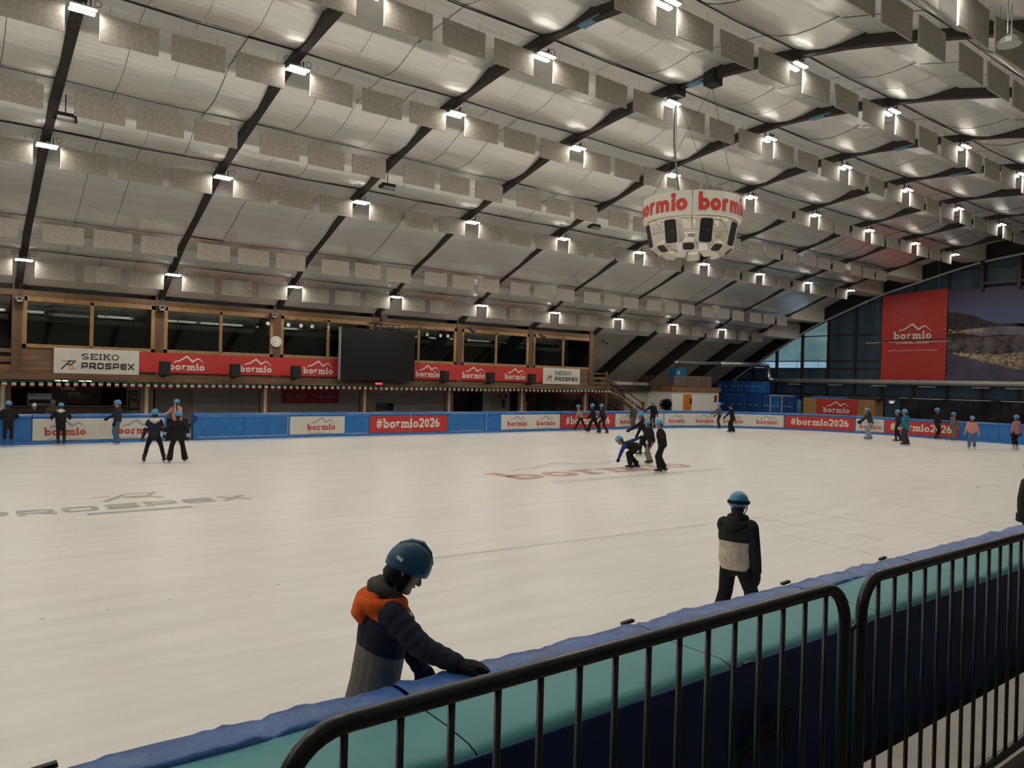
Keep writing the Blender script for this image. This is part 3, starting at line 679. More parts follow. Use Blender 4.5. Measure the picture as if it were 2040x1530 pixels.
# ------------------------------------------------------------------ staircase
t = thing('staircase', 'brown wooden staircase descending from the tribune end', 'staircase', (42, 41.5, 0))
MB().box(39.0, 40.6, 40.9, 43.0, 2.42, 2.58).build('landing', m_oakh, t)
for (z0, z1) in ((2.72, 2.95), (3.08, 3.30), (3.50, 3.58)): MB().box(39.05, 40.42, 40.86, 40.92, z0, z1).build('landing_rail', m_oakh, t)
for (x, z0, z1) in ((40.47, .0, 3.74), (42.35, 0, 2.62), (44.6, 0, 1.45)): MB().box(x - .09, x + .09, 40.84, 41.0, z0, z1).build('newel_post', m_oak, t)
a, b = V((40.5, 40.9, 2.45)), V((45.6, 40.9, -.15))
for y in (40.9, 42.9):
    MB().prism([(40.5, y, 2.55), (45.7, y, -.05), (45.7, y, -.30), (40.5, y, 2.22)], (0, .08, 0)).build('stringer', m_oak, t)
for q in range(13):
    f_ = (q + .5) / 13; x = 40.5 + 5.1 * f_; z = 2.45 - 2.5 * f_; MB().box(x - .15, x + .17, 40.95, 42.9, z - .02, z + .025).build('tread', m_plank, t)
for dz in (.88, .42): MB().prism([(40.5, 40.84, 2.45 + dz), (44.6, 40.84, .44 + dz), (44.6, 40.84, .34 + dz - (.1 if dz < .6 else 0)), (40.5, 40.84, 2.35 + dz - (.1 if dz < .6 else 0))], (0, .06, 0)).build('handrail', m_oak, t)
MB().prism([(40.5, 42.9, 3.33), (44.6, 42.9, 1.32), (44.6, 42.9, 1.22), (40.5, 42.9, 3.23)], (0, .06, 0)).build('handrail', m_oak, t)
t = thing('stair_bunting', 'short flag string running down the stair rail', 'bunting', (42.4, 40.78, 1.6)); pts = []
for q in range(13):
    x = 40.6 + q * .31; z = 2.42 - (x - 40.5) * .33; pts.append((x, 40.78, z)); inst(flagmesh, 'flag', t, (x - 42.4, 0, z - 1.6), scale=(.8, 1, .8))
MB().tube(pts, .01, 5).build('string', m_g, t)

# ------------------------------------------------------------------ service building, fence, ducts at the far right corner
sb = struct(thing('wall_service', None, None, (51, 41, 0))); sb['label'] = 'white service room wall with wooden roof edge beyond the barrier'
MB().box(48.1, 54.25, 41.0, 45, 0, 2.31).build('wall_panel', m_white, sb); MB().box(48.0, 54.4, 40.9, 45, 2.31, 2.72).build('roof_edge', M('ochre_wood', (.23, .12, .05), .7, var=.2, scale=3), sb)
MB().box(44.0, 48.1, 43.6, 43.8, 0, 3.0).build('wall_panel', m_greywall2, sb); MB().box(45.2, 46.3, 43.5, 43.62, 0, 1.95).build('door_panel', M('cream_door', (.42, .40, .32), .6), sb)
MB().box(43.5, 48.2, 43.2, 43.7, 2.3, 2.75).build('lintel', m_dark, sb)
MB().tube([(41.5, 43.4, 2.45), (47.5, 43.4, 2.35)], .16, 8).build('grey_pipe', M('dim_pipe', (.12, .12, .12), .5), sb)
t = thing('slat_fence', 'brown slatted balcony fence above the white service room', 'fence', (50, 41, 2.72))
for q in range(34): x = 48.35 + q * .144; MB().box(x, x + .078, 41.0, 41.03, 2.76, 3.64).build('slat', M('grey_brown_slat', (.19, .13, .095), .8, var=.2, scale=3), t)
for q in range(16): x = 46.0 + q * .145; y = 43.2 - q * .135; MB().box(x, x + .08, y, y + .03, 2.76, 3.60).build('slat', m_oak, t)
for z in (2.85, 3.5): MB().box(48.3, 53.25, 41.04, 41.09, z, z + .09).build('rail', m_plank, t)
t = thing('orange_locker', 'orange phone cabinet on the white service wall', 'cabinet', (50, 40.95, .1))
MB().box(49.53, 50.5, 40.88, 41.0, .1, 2.12).build('body', M('orange_lacquer', (.62, .20, .015), .45), t, bevel=.04); MB().box(50.28, 50.46, 40.84, 40.89, 1.3, 1.78).build('handset', m_black, t)
tag(MB().box(53.6, 53.95, 40.93, 40.99, 1.5, 2.05).build('red_sign', M('red_sign', (.30, .04, .04), .5)), 'dull red sign at the right end of the service wall', 'sign')
t = thing('blue_ventilator', 'blue air unit behind the slatted balcony fence', 'air unit', (50.7, 42.5, 3.2))
MB().box(50.0, 51.3, 42.2, 43.0, 3.3, 4.32).build('cabinet', M('blue_unit', (.02, .17, .38), .5), t, bevel=.03); MB().box(50.1, 50.45, 42.17, 42.2, 3.75, 4.05).build('label_plate', M('pale_plate', (.35, .5, .6), .5), t); MB().tube([(50.4, 42.6, 4.3), (50.3, 42.3, 4.55), (49.6, 41.4, 4.75)], .16, 10).build('hose', m_steel, t, smooth=True)
t = thing('round_duct', 'shiny round duct running to the gable and along it', 'duct', (56, 41, 3.5))
MB().loft([(48.4, 41.0, 4.68), (48.6, 41, 4.7), (52.2, 41, 4.74), (53.2, 41, 4.78), (54.2, 41, 4.8)], [.2, .14, .15, .15, .24], n=14, cap=False).build('flexible_section', m_steel, t, smooth=True)
MB().tube([(54.2, 41, 4.8), (60.9, 41, 4.9), (61.25, 41, 4.85), (61.45, 41, 4.6), (61.5, 40.95, 3.9), (61.5, 40.8, 3.62), (61.55, 40.4, 3.5)], .23, 14).build('pipe', m_steel, t, smooth=True)
MB().tube([(61.55, 40.4, 3.5), (61.55, 10, 3.5), (61.55, -5, 3.5)], .21, 14).build('pipe', M('pale_pipe', (.52, .52, .48), .45, metal=.2), t, smooth=True)
for q in range(7): MB().tube([(61.55, 38 - q * 5, 3.5), (61.55, 37.88 - q * 5, 3.5)], .245, 14).build('joint_ring', m_lhouse, t)
for i, y in enumerate((38.32, 34.5, 30.68, 26.9, 23.13, 20.88)):
    tag(MB().box(61.5, 61.62, y - .62, y + .62, 3.17, 3.22).build('tube_light', m_white), '%s unlit tube light from left under the gable duct' % ORD[i], 'light', 'unlit tube lights')
# plant
t = thing('potted_shrub', 'dark round shrub beside the white service wall', 'plant', (47.45, 41.0, 0))
MB().loft([(47.45, 41, .02), (47.45, 41, .5)], [.2, .26], n=12).build('pot', M('terracotta_dark', (.06, .04, .03), .8), t); MB().tube([(47.45, 41, .5), (47.45, 41, 1.0)], .03, 6).build('stem', m_oak, t)
mb = MB(); rr = random.Random(3)
for q in range(800):
    d = V((rr.gauss(0, 1), rr.gauss(0, 1), rr.gauss(0, 1))).normalized() * (.62 * rr.random() ** .45 * (.8 + .2 * sin(q * .37))); c = V((47.45, 41, 1.22)) + V((d.x, d.y, d.z * .95))
    u = V((rr.gauss(0, 1), rr.gauss(0, 1), rr.gauss(0, 1))).normalized(); w = u.orthogonal().normalized(); mb.add([c - u * .10, c + w * .06, c + u * .10, c - w * .06], [(0, 1, 2, 3)])
tag(mb.build('foliage', M('dark_leaf', (.008, .016, .012), .95, spec=.1), t), kind='stuff')
# blue crash mats
mi = 0
for (y0, y1, z0, z1, x, m) in ((43.9, 42.35, 2.32, 3.35, 57.6, m_mats), (42.3, 40.95, 2.32, 3.36, 57.55, m_mats), (40.9, 40.25, 2.3, 3.34, 57.7, m_mats), (40.2, 38.7, 2.3, 3.34, 57.5, m_mats2),
                               (43.9, 42.6, 0, 2.28, 57.6, m_mats), (42.55, 40.6, 0, 2.26, 57.5, m_mats), (40.55, 39.0, 0, 2.28, 57.55, m_mats), (38.95, 38.15, 0, 2.26, 57.6, m_mats), (38.1, 37.0, 0, 2.25, 57.45, m_mats2), (36.95, 35.75, 0, 2.25, 57.4, m_mats)):
    row = 'upper' if z0 > 1 else 'lower'; k = mi if z0 > 1 else mi - 4
    t = thing('crash_mat', 'blue crash mat, %s from left in the %s row before the gable' % (ORD[k], row), 'mat', (x, (y0 + y1) / 2, z0), 'stacked crash mats')
    MB().box(x, x + .9, y1, y0, z0, z1).build('body', m, t, bevel=.06, bseg=2)
    for q in range(2): yy = y1 + (y0 - y1) * (.3 + .4 * q); MB().box(x - .02, x + .01, yy - .14, yy + .14, z0 + (z1 - z0) * .55, z0 + (z1 - z0) * .55 + .05).build('handle', m_seam, t)
    if mi in (8, 9): MB().box(x - .02, x + .01, y0 - .12, y0 - .04, z0 + .1, z1 - .1).build('edge_tape', m_seam, t); MB().box(x - .02, x + .01, y1, y0, z1 - .12, z1 - .06).build('edge_tape', m_seam, t)
    mi += 1
tag(MB().loft([(56.8, 34.9, 0), (56.8, 34.9, 1.7)], [.22, .22], n=12).build('gas_cylinder', M('teal_cylinder', (.02, .16, .18), .4), smooth=True), 'teal gas cylinder between the mats and the wooden crate', 'cylinder')
t = thing('wooden_crate', 'ochre board cabinet with red bormio panel behind the barrier', 'cabinet', (52.4, 28.9, 0))
m_ochre = M('ochre_board', (.33, .185, .06), .7, var=.12, scale=3)
MB().box(52.0, 53.2, 26.2, 31.6, 0, 2.14).build('body', m_ochre, t, bevel=.02); MB().box(51.97, 52.0, 27.43, 30.53, 0, 2.12).build('red_panel', m_bred, t)
f = lambda u, v: V((51.955, 29 - u, v)); a = MB(); b = MB(); logo(a, b, f, .03, 1.12, 2.0); a.build('bormio_lettering', m_pwhite, t); b.build('mountain_line', m_pwhite, t)
tag(MB().box(52.1, 53.0, 28.2, 31.0, 2.15, 2.27).build('blue_mat', m_mats2, bevel=.03), 'thin light blue mat lying on the ochre cabinet', 'mat')
tag(MB().box(52.1, 53.1, 25.9, 28.1, 2.15, 2.30).build('black_mat', m_black, bevel=.03), 'black roll-up cover lying on the ochre cabinet', 'cover')
# black curtain
t = thing('stage_curtain', 'long black hanging curtain behind the right barrier', 'curtain', (56, 18, 0)); mb = MB(); N = 120
for i in range(N + 1):
    y = 26.4 - i * .16; x = 56 + .12 * sin(i * .9) + .08 * sin(i * 2.3)
    for k in range(6): mb.v.append(V((x + .1 * sin(k * 1.4 + i * .31), y, 2.28 - 2.26 * k / 5 + (.05 * sin(i * .35) if k == 0 else 0))))
for i in range(N):
    for k in range(5): q = i * 6 + k; mb.f.append([q, q + 1, q + 7, q + 6]); mb.m.append(0)
mb.build('cloth', m_blackfab, t, smooth=True); MB().tube([(56, 26.4, 2.3), (56, 7, 2.3)], .02, 6).build('rail', m_flash, t)
t = thing('emergency_light', 'small white emergency light above the black curtain', 'light', (55.8, 26.8, 2.0)); MB().box(55.7, 55.8, 26.6, 27.0, 2.0, 2.12).build('case', m_white, t); MB().box(55.68, 55.7, 26.65, 26.95, 1.9, 2.0).build('diffuser', M('dim_lens', (.9, .9, .9), .4, emit=(.8, .9, 1), estr=.5), t)
tag(MB().box(56.2, 56.4, 27.6, 29.8, 0, 2.3).build('backdrop_screen', m_black, bevel=.02), 'black upright panel between cabinet and curtain', 'panel')
# gable banners
t = thing('gable_banner', 'tall red bormio banner on the gable wall', 'banner', (62.0, 28.3, 3.67))
mb = MB(); N = 12
for i in range(N + 1):
    for k in range(13):
        y = 30.78 - 5.0 * i / N; z = 3.67 + (6.93 + .02 * i) * k / 12; mb.v.append(V((62.0 - .03 * sin(i * 1.3) * (1 - k / 12) - .02 * sin(k), y, z)))
for i in range(N):
    for k in range(12): q = i * 13 + k; mb.f.append([q, q + 13, q + 14, q + 1]); mb.m.append(0)
mb.build('sheet', m_bred, t, smooth=True)
f = lambda u, v: V((61.93, 28.3 - u, v)); a = MB(); b = MB(); c = MB(); logo(a, b, f, -.02, 6.98, 2.95, TAGL, c); a.build('bormio_lettering', m_pwhite, t); b.build('mountain_line', m_pwhite, t); c.build('tagline', m_pwhite, t)
c = MB(); put_font(c, 'VALFURVA | VALDIDENTRO | VALDISOTTO | SONDALO', .155, f, 0.02, 6.02, .004); c.build('small_lettering', m_pwhite, t)
for q in range(18): MB().ball((61.95, 25.82, 3.9 + q * .38), .03, n=6).build('eyelet', m_white, t)
t = thing('mural_print', 'large print of a snowy valley at dusk on the gable', 'mural', (62.05, 20, 3.67))
def pl(name, pts, m, dx): MB().add([(62.05 - dx, y, z) for (y, z) in pts], [list(range(len(pts)))]).build(name, m, t)
mm = bpy.data.materials.new('print_dusk_sky'); mm.use_nodes = True; nt = mm.node_tree; bb = nt.nodes['Principled BSDF']; tcn = nt.nodes.new('ShaderNodeTexCoord'); sx = nt.nodes.new('ShaderNodeSeparateXYZ'); crn = nt.nodes.new('ShaderNodeValToRGB')
nt.links.new(tcn.outputs['Generated'], sx.inputs[0]); nt.links.new(sx.outputs['Z'], crn.inputs[0]); nt.links.new(crn.outputs[0], bb.inputs['Base Color'])
crn.color_ramp.elements[0].color = (.085, .11, .20, 1); crn.color_ramp.elements[1].color = (.075, .045, .10, 1); crn.color_ramp.elements[0].position = .3; bb.inputs['Roughness'].default_value = .6
m_pm = M('print_mountain', (.026, .019, .02), .6, var=.5, scale=2.5, detail=8, col2=(.045, .034, .032)); m_ps = M('print_snow', (.16, .145, .19), .6, var=.35, scale=1.2, detail=8); m_pv = M('print_valley', (.055, .038, .05), .6, var=.6, scale=1.6, detail=8, col2=(.16, .125, .13)); m_pf = M('print_foreslope', (.082, .064, .12), .6, var=.25, scale=1)
m_pl = M('print_town_light', (.85, .60, .32), .6, var=.3, scale=6); m_pt = M('print_town', (.15, .11, .085), .6, var=.5, scale=4.5, detail=9, col2=(.46, .37, .23))
y1 = 25.75
pl('printed_sky', [(y1, 7.6), (y1, 10.7), (8, 10.5), (8, 7.6)], mm, 0)
pl('printed_ground', [(y1, 3.67), (y1, 7.9), (8, 7.9), (8, 3.67)], m_pv, .0)
pl('printed_ridge', [(y1, 7.0), (y1, 8.95), (25.0, 8.9), (23.9, 8.65), (23.4, 8.35), (22.4, 7.98), (21.2, 7.85), (20.4, 7.62), (18, 8.2), (14, 9.2), (8, 8.8), (8, 7.0)], m_pm, .004)
pl('printed_snowfield', [(24.6, 7.55), (23.5, 7.7), (21.8, 7.75), (20, 7.55), (15, 7.5), (15, 7.0), (20.4, 7.0), (22.2, 7.15), (23.3, 7.05), (24.2, 7.3)], m_ps, .008)
pl('printed_town', [(25.1, 5.78), (24.3, 5.85), (22.6, 5.65), (20.5, 5.85), (15, 6.0), (15, 4.5), (19.5, 4.42), (21.2, 4.62), (22.6, 5.02), (24.2, 5.45)], m_pt, .008)
pl('printed_slope', [(y1, 3.67), (y1, 5.85), (24.6, 5.55), (23.2, 5.15), (21.8, 4.75), (20.4, 4.5), (16, 4.2), (8, 4.2), (8, 3.67)], m_pf, .012)
rr = random.Random(5); mb = MB()
for q in range(230):
    g = rr.random()
    if g < .22: y = rr.uniform(23.0, 25.7); z = 7.42 + rr.gauss(0, .07) + (25.7 - y) * .03
    elif g < .35: y = rr.uniform(24.2, 25.3); z = 5.72 + rr.gauss(0, .07)
    else: y = rr.uniform(15, 24.2); z = 5.55 - (24.2 - y) * .12 + rr.gauss(0, .16)
    w = rr.uniform(.02, .11); h = rr.uniform(.012, .035); mb.add([(62.032, y - w, z - h), (62.032, y + w, z - h), (62.032, y + w, z + h), (62.032, y - w, z + h)], [(0, 3, 2, 1)])
mb.build('printed_lights', m_pl, t)['kind'] = 'stuff'
# dark frame boxes at the ridge above the mural
t = thing('roller_blind_box', 'dark frame holding the mural below the arch', 'frame', (61.9, 22, 10.6))
for y in (23.3, 20.88, 18.4): MB().box(61.7, 61.95, y - .12, y + .12, 10.45, 12.7).build('upright', m_mull, t)
MB().box(61.75, 61.92, 18.4, 23.3, 10.85, 11.05).build('crossbar', m_mull, t)
# hanging bar with unlit tubes
t = thing('hanging_light_bar', 'thin black bar with unlit tubes hung before the gable banner', 'light bar', (45, 20.8, 5.7))
MB().box(44.96, 45.04, 18.2, 23.5, 5.74, 5.80).build('bar', m_black, t)
for (a, b) in ((23.3, 22.4), (21.9, 20.6), (20.3, 18.5)): MB().box(44.97, 45.03, b, a, 5.665, 5.685).build('tube', m_flash, t); MB().tube([(45, (a + b) / 2, 5.68), (45, (a + b) / 2, 5.78)], .01, 4).build('clip', m_black, t)
for y in (22.6, 19.2): MB().tube([(45, y, 5.8), (45, y, zr(y) + .1)], .006, 4).build('wire', m_wire, t)
# ------------------------------------------------------------------ rink barrier
def path(s):
    if s < 50: return V((-12 + s, 33.1, 0)), V((0, -1, 0))
    A = pi * 5
    if s < 50 + A: t = (s - 50) / 10; return V((38 + 10 * sin(t), 23.1 + 10 * cos(t), 0)), V((-sin(t), -cos(t), 0))
    if s < 59.44 + A: return V((48, 23.1 - (s - 50 - A), 0)), V((-1, 0, 0))
    t = min(pi / 2, (s - 59.44 - A) / 10); return V((38 + 10 * cos(t), 13.66 - 10 * sin(t), 0)), V((-cos(t), sin(t), 0))
def sweep(mb, s0, s1, prof, step=.55, mi=0, jit=0):
    n = max(1, int((s1 - s0) / step)); k = len(prof); o = len(mb.v)
    for i in range(n + 1):
        p, nn = path(s0 + (s1 - s0) * i / n)
        for (d, z) in prof: mb.v.append(p + nn * (d + (random.uniform(-jit, jit) if jit else 0)) + V((0, 0, z + (random.uniform(-jit, jit) if jit and z > .5 else 0))))
    for i in range(n):
        for j in range(k): mb.f.append([o + i * k + j, o + i * k + (j + 1) % k, o + (i + 1) * k + (j + 1) % k, o + (i + 1) * k + j]); mb.m.append(mi)
    mb.f.append([o + j for j in range(k)][::-1]); mb.m.append(mi); mb.f.append([o + n * k + j for j in range(k)]); mb.m.append(mi)
    return mb
PADP = [(0, .10), (.012, .3), (.012, .85), (0, 1.0), (-.30, 1.0), (-.30, .10)]
CAPP = [(.04, 1.0), (.055, 1.05), (.04, 1.10), (-.02, 1.13), (-.28, 1.13), (-.34, 1.10), (-.35, 1.04), (-.33, 1.0)]
KICK = [(.03, 0), (.035, .06), (.02, .10), (-.3, .10), (-.3, 0)]
def barrier(lab, cuts, name='rink_barrier'):
    p, _ = path((cuts[0] + cuts[-1]) / 2); t = thing(name, lab, 'barrier', p)
    for a, b in zip(cuts[:-1], cuts[1:]):
        sweep(MB(), a + .008, b - .008, PADP).build('pad', m_bluepad, t); sweep(MB(), a + .01, b - .01, CAPP, .4, jit=.006).build('cap', m_bluecap, t, smooth=False); sweep(MB(), a, b, KICK).build('kick_strip', m_bluepad, t)
    return t
barrier('blue padded barrier section left of the rink gate', [5.0, 7.1, 9.2, 11.3, 13.4, 15.0, 17.3, 19.68])
b2 = barrier('long blue padded barrier curving from the rink gate round the far end', [20.72, 22.8, 24.78, 26.9, 28.8, 31.0, 33.3, 35.66, 36.7, 38.9, 41.1, 43.3, 45.6, 47.8, 50, 52.2, 54.5, 56.8, 59.1, 61.3, 63.5, 65.3, 67.5, 69.75, 71.75, 73.9, 76, 78.2, 80.4, 82.6, 84.8, 87, 89.6])
for (s0, s1) in ((20.9, 24.7), (27.6, 28.8), (33.5, 35.6)):
    for z in (.985, .125): sweep(MB(), s0, s1, [(.016, z), (.02, z), (.02, z + .022), (.016, z + .022)]).build('seam_tape', m_seam, b2)
for s in (24.75, 28.85 + 2.2, 35.75): sweep(MB(), s, s + .02, [(.058, .1), (.062, .1), (.062, 1.1), (.058, 1.1)]).build('seam_tape', m_seam, b2)
tag(MB().prism([(8.62, 33.08, .5), (8.62, 33.08, 1.05), (8.95, 33.06, 1.05)], (0, .02, 0)).build('end_flap', m_navy, b2))
def on_path(s, d): return lambda u, v: path(s + u)[0] + path(s + u)[1] * d + V((0, 0, v))
def bbanner(s0, s1, kind, marks, lab):
    p, _ = path((s0 + s1) / 2); t = thing('board_banner', lab, 'banner', V((p.x, p.y, .14)))
    sweep(MB(), s0 + .02, s1 - .02, [(.020, .14), (.030, .16), (.026, .5), (.030, .9), (.022, .965), (.014, .965), (.014, .14)], .3, jit=0).build('sheet', m_bred if kind == 'r' else m_bwhite, t)
    for s in marks:
        f = on_path(s, .036)
        if kind == 'r':
            k = 3.62 / G_HASH.w; Flat().place(G_HASH, k, k * 1.05, 0, .36, G_HASH.w / 2).to(MB(), f).build('hashtag_lettering', m_pwhite, t)
        else:
            a = MB(); b = MB(); c = MB(); logo(a, b, f, 0, .33, 1.38, TAGL, c); a.build('bormio_lettering', m_pred, t); b.build('mountain_line', m_pgrey, t); c.build('tagline', m_pgrey, t)
bbanner(15.0, 19.6, 'w', [16.08, 18.55], 'white double bormio banner on the barrier left of the gate')
bbanner(24.85, 27.55, 'w', [26.37], 'white single bormio banner on the barrier below the big screen')
bbanner(28.82, 33.3, 'r', [31.0], 'red hashtag banner on the straight far barrier, leftmost of three')
bbanner(36.75, 41.05, 'w', [37.89, 39.98], 'white double bormio banner just left of the second red banner')
bbanner(41.08, 45.56, 'r', [43.3], 'red hashtag banner behind the three skaters passing left')
bbanner(45.58, 50.05, 'w', [46.69, 48.95], 'white double bormio banner right of the skaters, at the stair foot')
bbanner(50.1, 54.55, 'w', [51.24, 53.54], 'white double bormio banner below the white service room')
bbanner(54.6, 59.05, 'w', [55.64, 57.93], 'white double bormio banner below the blue crash mats')
bbanner(59.08, 63.48, 'r', [61.3], 'red hashtag banner before the ochre cabinet')
bbanner(63.52, 65.3, 'w', [64.47], 'short white bormio banner behind the grey-jacketed skater')
bbanner(65.33, 69.7, 'r', [67.5], 'red hashtag banner before the black curtain, rightmost')
# hatch of the open gate panel, small foot at the gate
tag(MB().box(7.72, 8.55, 33.3, 33.4, .0, .9).build('gate_panel', m_black), 'dark gate opening panel between the barrier sections', 'gate')
tag(MB().box(8.05, 8.6, 34.2, 34.6, 0, .35).build('red_step', M('red_step', (.22, .01, .02), .6)), 'dark red step behind the rink gate', 'step')

# near barrier
nb = thing('near_barrier', 'wide near barrier with worn blue cap and teal mats', 'barrier', (10, 3.2, 0))
cuts = [.13 + 1.9 * k for k in range(-4, 21)]; rr = random.Random(11)
for a, b in zip(cuts[:-1], cuts[1:]):
    det = b < 16; st = .045 if det else .4; n = int((b - a) / st); mb = MB()
    prof = [(3.70, .92), (3.705, 1.04), (3.685, 1.10), (3.64, 1.13), (3.575, 1.138), (3.51, 1.136), (3.46, 1.128), (3.435, 1.115), (3.43, 1.05)]
    k = len(prof); ph = [rr.uniform(0, 6) for _ in range(6)]; wr = [(rr.uniform(a, b), rr.uniform(.02, .05), rr.uniform(.004, .012) * rr.choice((-1, 1)), rr.uniform(-.8, .8)) for _ in range(16)]
    for i in range(n + 1):
        x = a + .006 + (b - a - .012) * i / n
        for q, (y, z) in enumerate(prof):
            dz = 0
            if det and 1 < q < 8:
                dz = .003 * sin(x * 9 + ph[0] + y * 8)
                for (wx, ww, wa, ws) in wr:
                    u = (x - wx - ws * (y - 3.57)) / ww
                    if abs(u) < 3: dz += wa * math.exp(-u * u) * (1 if q > 1 else .5)
                e = min(x - a, b - x); dz -= .014 * max(0, 1 - e / .03)
            mb.v.append(V((x, y + dz * .5, z + dz)))
    for i in range(n):
        for q in range(k - 1): o = i * k + q; mb.f.append([o, o + 1, o + k + 1, o + k]); mb.m.append(0)
    mb.build('cap', m_capnear, nb, smooth=True)
    mb = MB(); n = 8 if det else 2; prof = [(3.46, 1.05), (3.46, 1.108), (3.30, 1.116), (3.1, 1.118), (2.9, 1.112), (2.835, 1.09), (2.82, 1.03)]; k = len(prof)
    for i in range(n + 1):
        x = a + .004 + (b - a - .008) * i / n; e = min(i, n - i)
        for q, (y, z) in enumerate(prof): mb.v.append(V((x, y, z - (.012 if e == 0 else 0) + (.006 * sin(x * 5 + y * 9) if det else 0))))
    for i in range(n):
        for q in range(k - 1): o = i * k + q; mb.f.append([o, o + 1, o + k + 1, o + k]); mb.m.append(0)
    mb.build('teal_mat', m_teal, nb, smooth=True)
    mb = MB(); n = 14 if det else 3; k = 8
    for i in range(n + 1):
        x = a + (b - a) * i / n
        for q in range(k): f_ = q / (k - 1); mb.v.append(V((x, 2.80 + (.02 * sin(x * 4.5 + 2 * f_) + .016 * sin(x * 11 + 1) * (1 - f_)) * f_ * (1 if det else .3), 1.075 - .94 * f_)))
    for i in range(n):
        for q in range(k - 1): o = i * k + q; mb.f.append([o, o + 1, o + k + 1, o + k]); mb.m.append(0)
    mb.build('skirt', m_navy, nb, smooth=True)
    MB().box(a, b, 3.62, 3.66, .0, 1.0).build('ice_side_board', m_bluepad, nb)
MB().tube([(-7.4, 2.812, 1.062), (38, 2.812, 1.062)], .014, 6).build('piping', m_navy, nb)
for x in (.40, 3.92, 5.87, 7.57): MB().obox((x, 3.69, 1.125), (.055, 0, .004), (0, .015, 0), (-.002, 0, .010)).build('strap', m_black, nb)
MB().prism([(3.93, 2.74, .50), (4.40, 2.74, .56), (4.40, 2.74, .66), (4.0, 2.74, .58)], (0, .02, 0)).build('handle', m_black, nb); MB().prism([(3.94, 2.72, .62), (4.36, 2.72, .68), (4.34, 2.72, .73), (3.97, 2.72, .67)], (0, .02, 0)).build('handle', m_black, nb); MB().box(4.36, 4.43, 2.72, 2.76, .5, .74).build('handle', m_black, nb)
tag(MB().box(4.02, 4.10, 2.79, 2.815, 1.068, 1.09).build('strap', m_black, nb))

# crowd-control barriers in the foreground
def crowd(x0, x1, bars, lab, hook):
    t = thing('crowd_barrier', lab, 'barrier', ((x0 + x1) / 2, 1.35, 1.07), 'steel crowd barriers'); y = 1.35; r = .125; zb, zt = 1.135, 2.128
    P = []
    for (cx, cz, a0) in ((x1 - r, zt - r, 0), (x0 + r, zt - r, 90), (x0 + .06, zb + .06, 180), (x1 - .06, zb + .06, 270)):
        R_ = r if cz > 1.6 else .06
        for i in range(9): a = radians(a0 + 90 * i / 8); P.append((cx + R_ * cos(a), y, cz + R_ * sin(a)))
    MB().loft(P, .0205, n=14, cap=False, closed=True, side=(0, 1, 0)).build('frame', m_tubes, t, smooth=True)
    for x in bars:
        e = max(0, x0 + r - x, x - (x1 - r)); top = zt - r + sqrt(max(0, r * r - e * e)) if e > 0 else zt
        MB().tube([(x, y, zb), (x, y, top - .012)], .0085, 8).build('bar', m_tubes, t, smooth=True)
    for x in (x0 + .12, x1 - .12): MB().box(x - .02, x + .02, y - .25, y + .02, 1.07, 1.09).build('foot', m_tubes, t); MB().box(x - .018, x + .018, y - .02, y + .02, 1.09, zb).build('foot', m_tubes, t)
    if hook: MB().tube([(x1 + .01, y, 1.965), (x1 + .05, y - .01, 1.975), (x1 + .10, y, 1.97)], .009, 6).build('hook', m_tubes, t, smooth=True)
crowd(.525, 2.512, [.649 + .1242 * k for k in range(15)], 'dark steel crowd barrier nearest the camera', True)
crowd(2.625, 4.85, [2.742 + .1238 * k for k in range(17)], 'dark steel crowd barrier at the right edge', False)

# ------------------------------------------------------------------ baffles and lamps under the roof
bm = MB().box(-.75, .75, -.022, .022, -.77, 0).mesh('acoustic_baffle', m_baffle, bevel=.006)
wmesh = MB().tube([(0, 0, 0), (0, 0, .26)], .004, 4).mesh('hanger_wire', m_wire)
BAYS = ORD
for i, (y, zt, off, lamp, d) in enumerate(ROWS):
    if not d: continue
    for j in range(-3, 9):
        xr = 3.06 + 6 * j
        for k, c in enumerate((1.16, 3.0, 4.83)):
            x = xr + c
            if not inview((x, y, zt - .4), 75): continue
            o = bpy.data.objects.new('acoustic_baffle', bm); o.location = (x, y, zt - .03 + random.uniform(-.02, .02)); o.rotation_euler = (random.uniform(-.02, .02), random.uniform(-.006, .006), random.uniform(-.03, .03)); COL.objects.link(o); WL[o.name] = o.location.copy()
            bay = ('%s full' % ORD[j]) if j >= 0 else 'cut-off first'
            tag(o, '%s baffle of three, %s roof bay from left, %s' % (('left', 'middle', 'right')[k], bay, d), 'acoustic panel', 'acoustic baffles under the roof')
            for dx in (-.5, .5): inst(wmesh, 'hanger_wire', o, (dx, 0, 0))
# lamp: two led bars, housing, bracket, two cable loops
lb = MB().add([(-.31, -.065, -.03), (.31, -.065, -.03), (.31, .065, -.03), (-.31, .065, -.03)], [(0, 3, 2, 1)]).add([(-.31, -.065, -.03), (.31, -.065, -.03), (.31, .065, -.03), (-.31, .065, -.03), (-.31, -.065, 0), (.31, -.065, 0), (.31, .065, 0), (-.31, .065, 0)], [(0, 1, 5, 4), (1, 2, 6, 5), (2, 3, 7, 6), (3, 0, 4, 7), (4, 5, 6, 7)], 1).mesh('led_bar', [m_emit, M('lamp_side_glow', (1, 1, 1), .5, emit=LAMP_COLOR[:3], estr=LAMP_POWER * .16)])
lh = MB().box(-.33, .33, -.085, .085, 0, .05).mesh('housing', m_lhouse, bevel=.01)
lk = MB(); lk.box(-.2, .2, -.02, .02, .05, .09); lk.box(-.03, .03, -.26, .26, .09, .12); lk.box(-.2, -.17, -.02, .02, .09, .3); lk.box(.17, .2, -.02, .02, .09, .3); lkm = lk.mesh('bracket', m_black)
lc = MB()
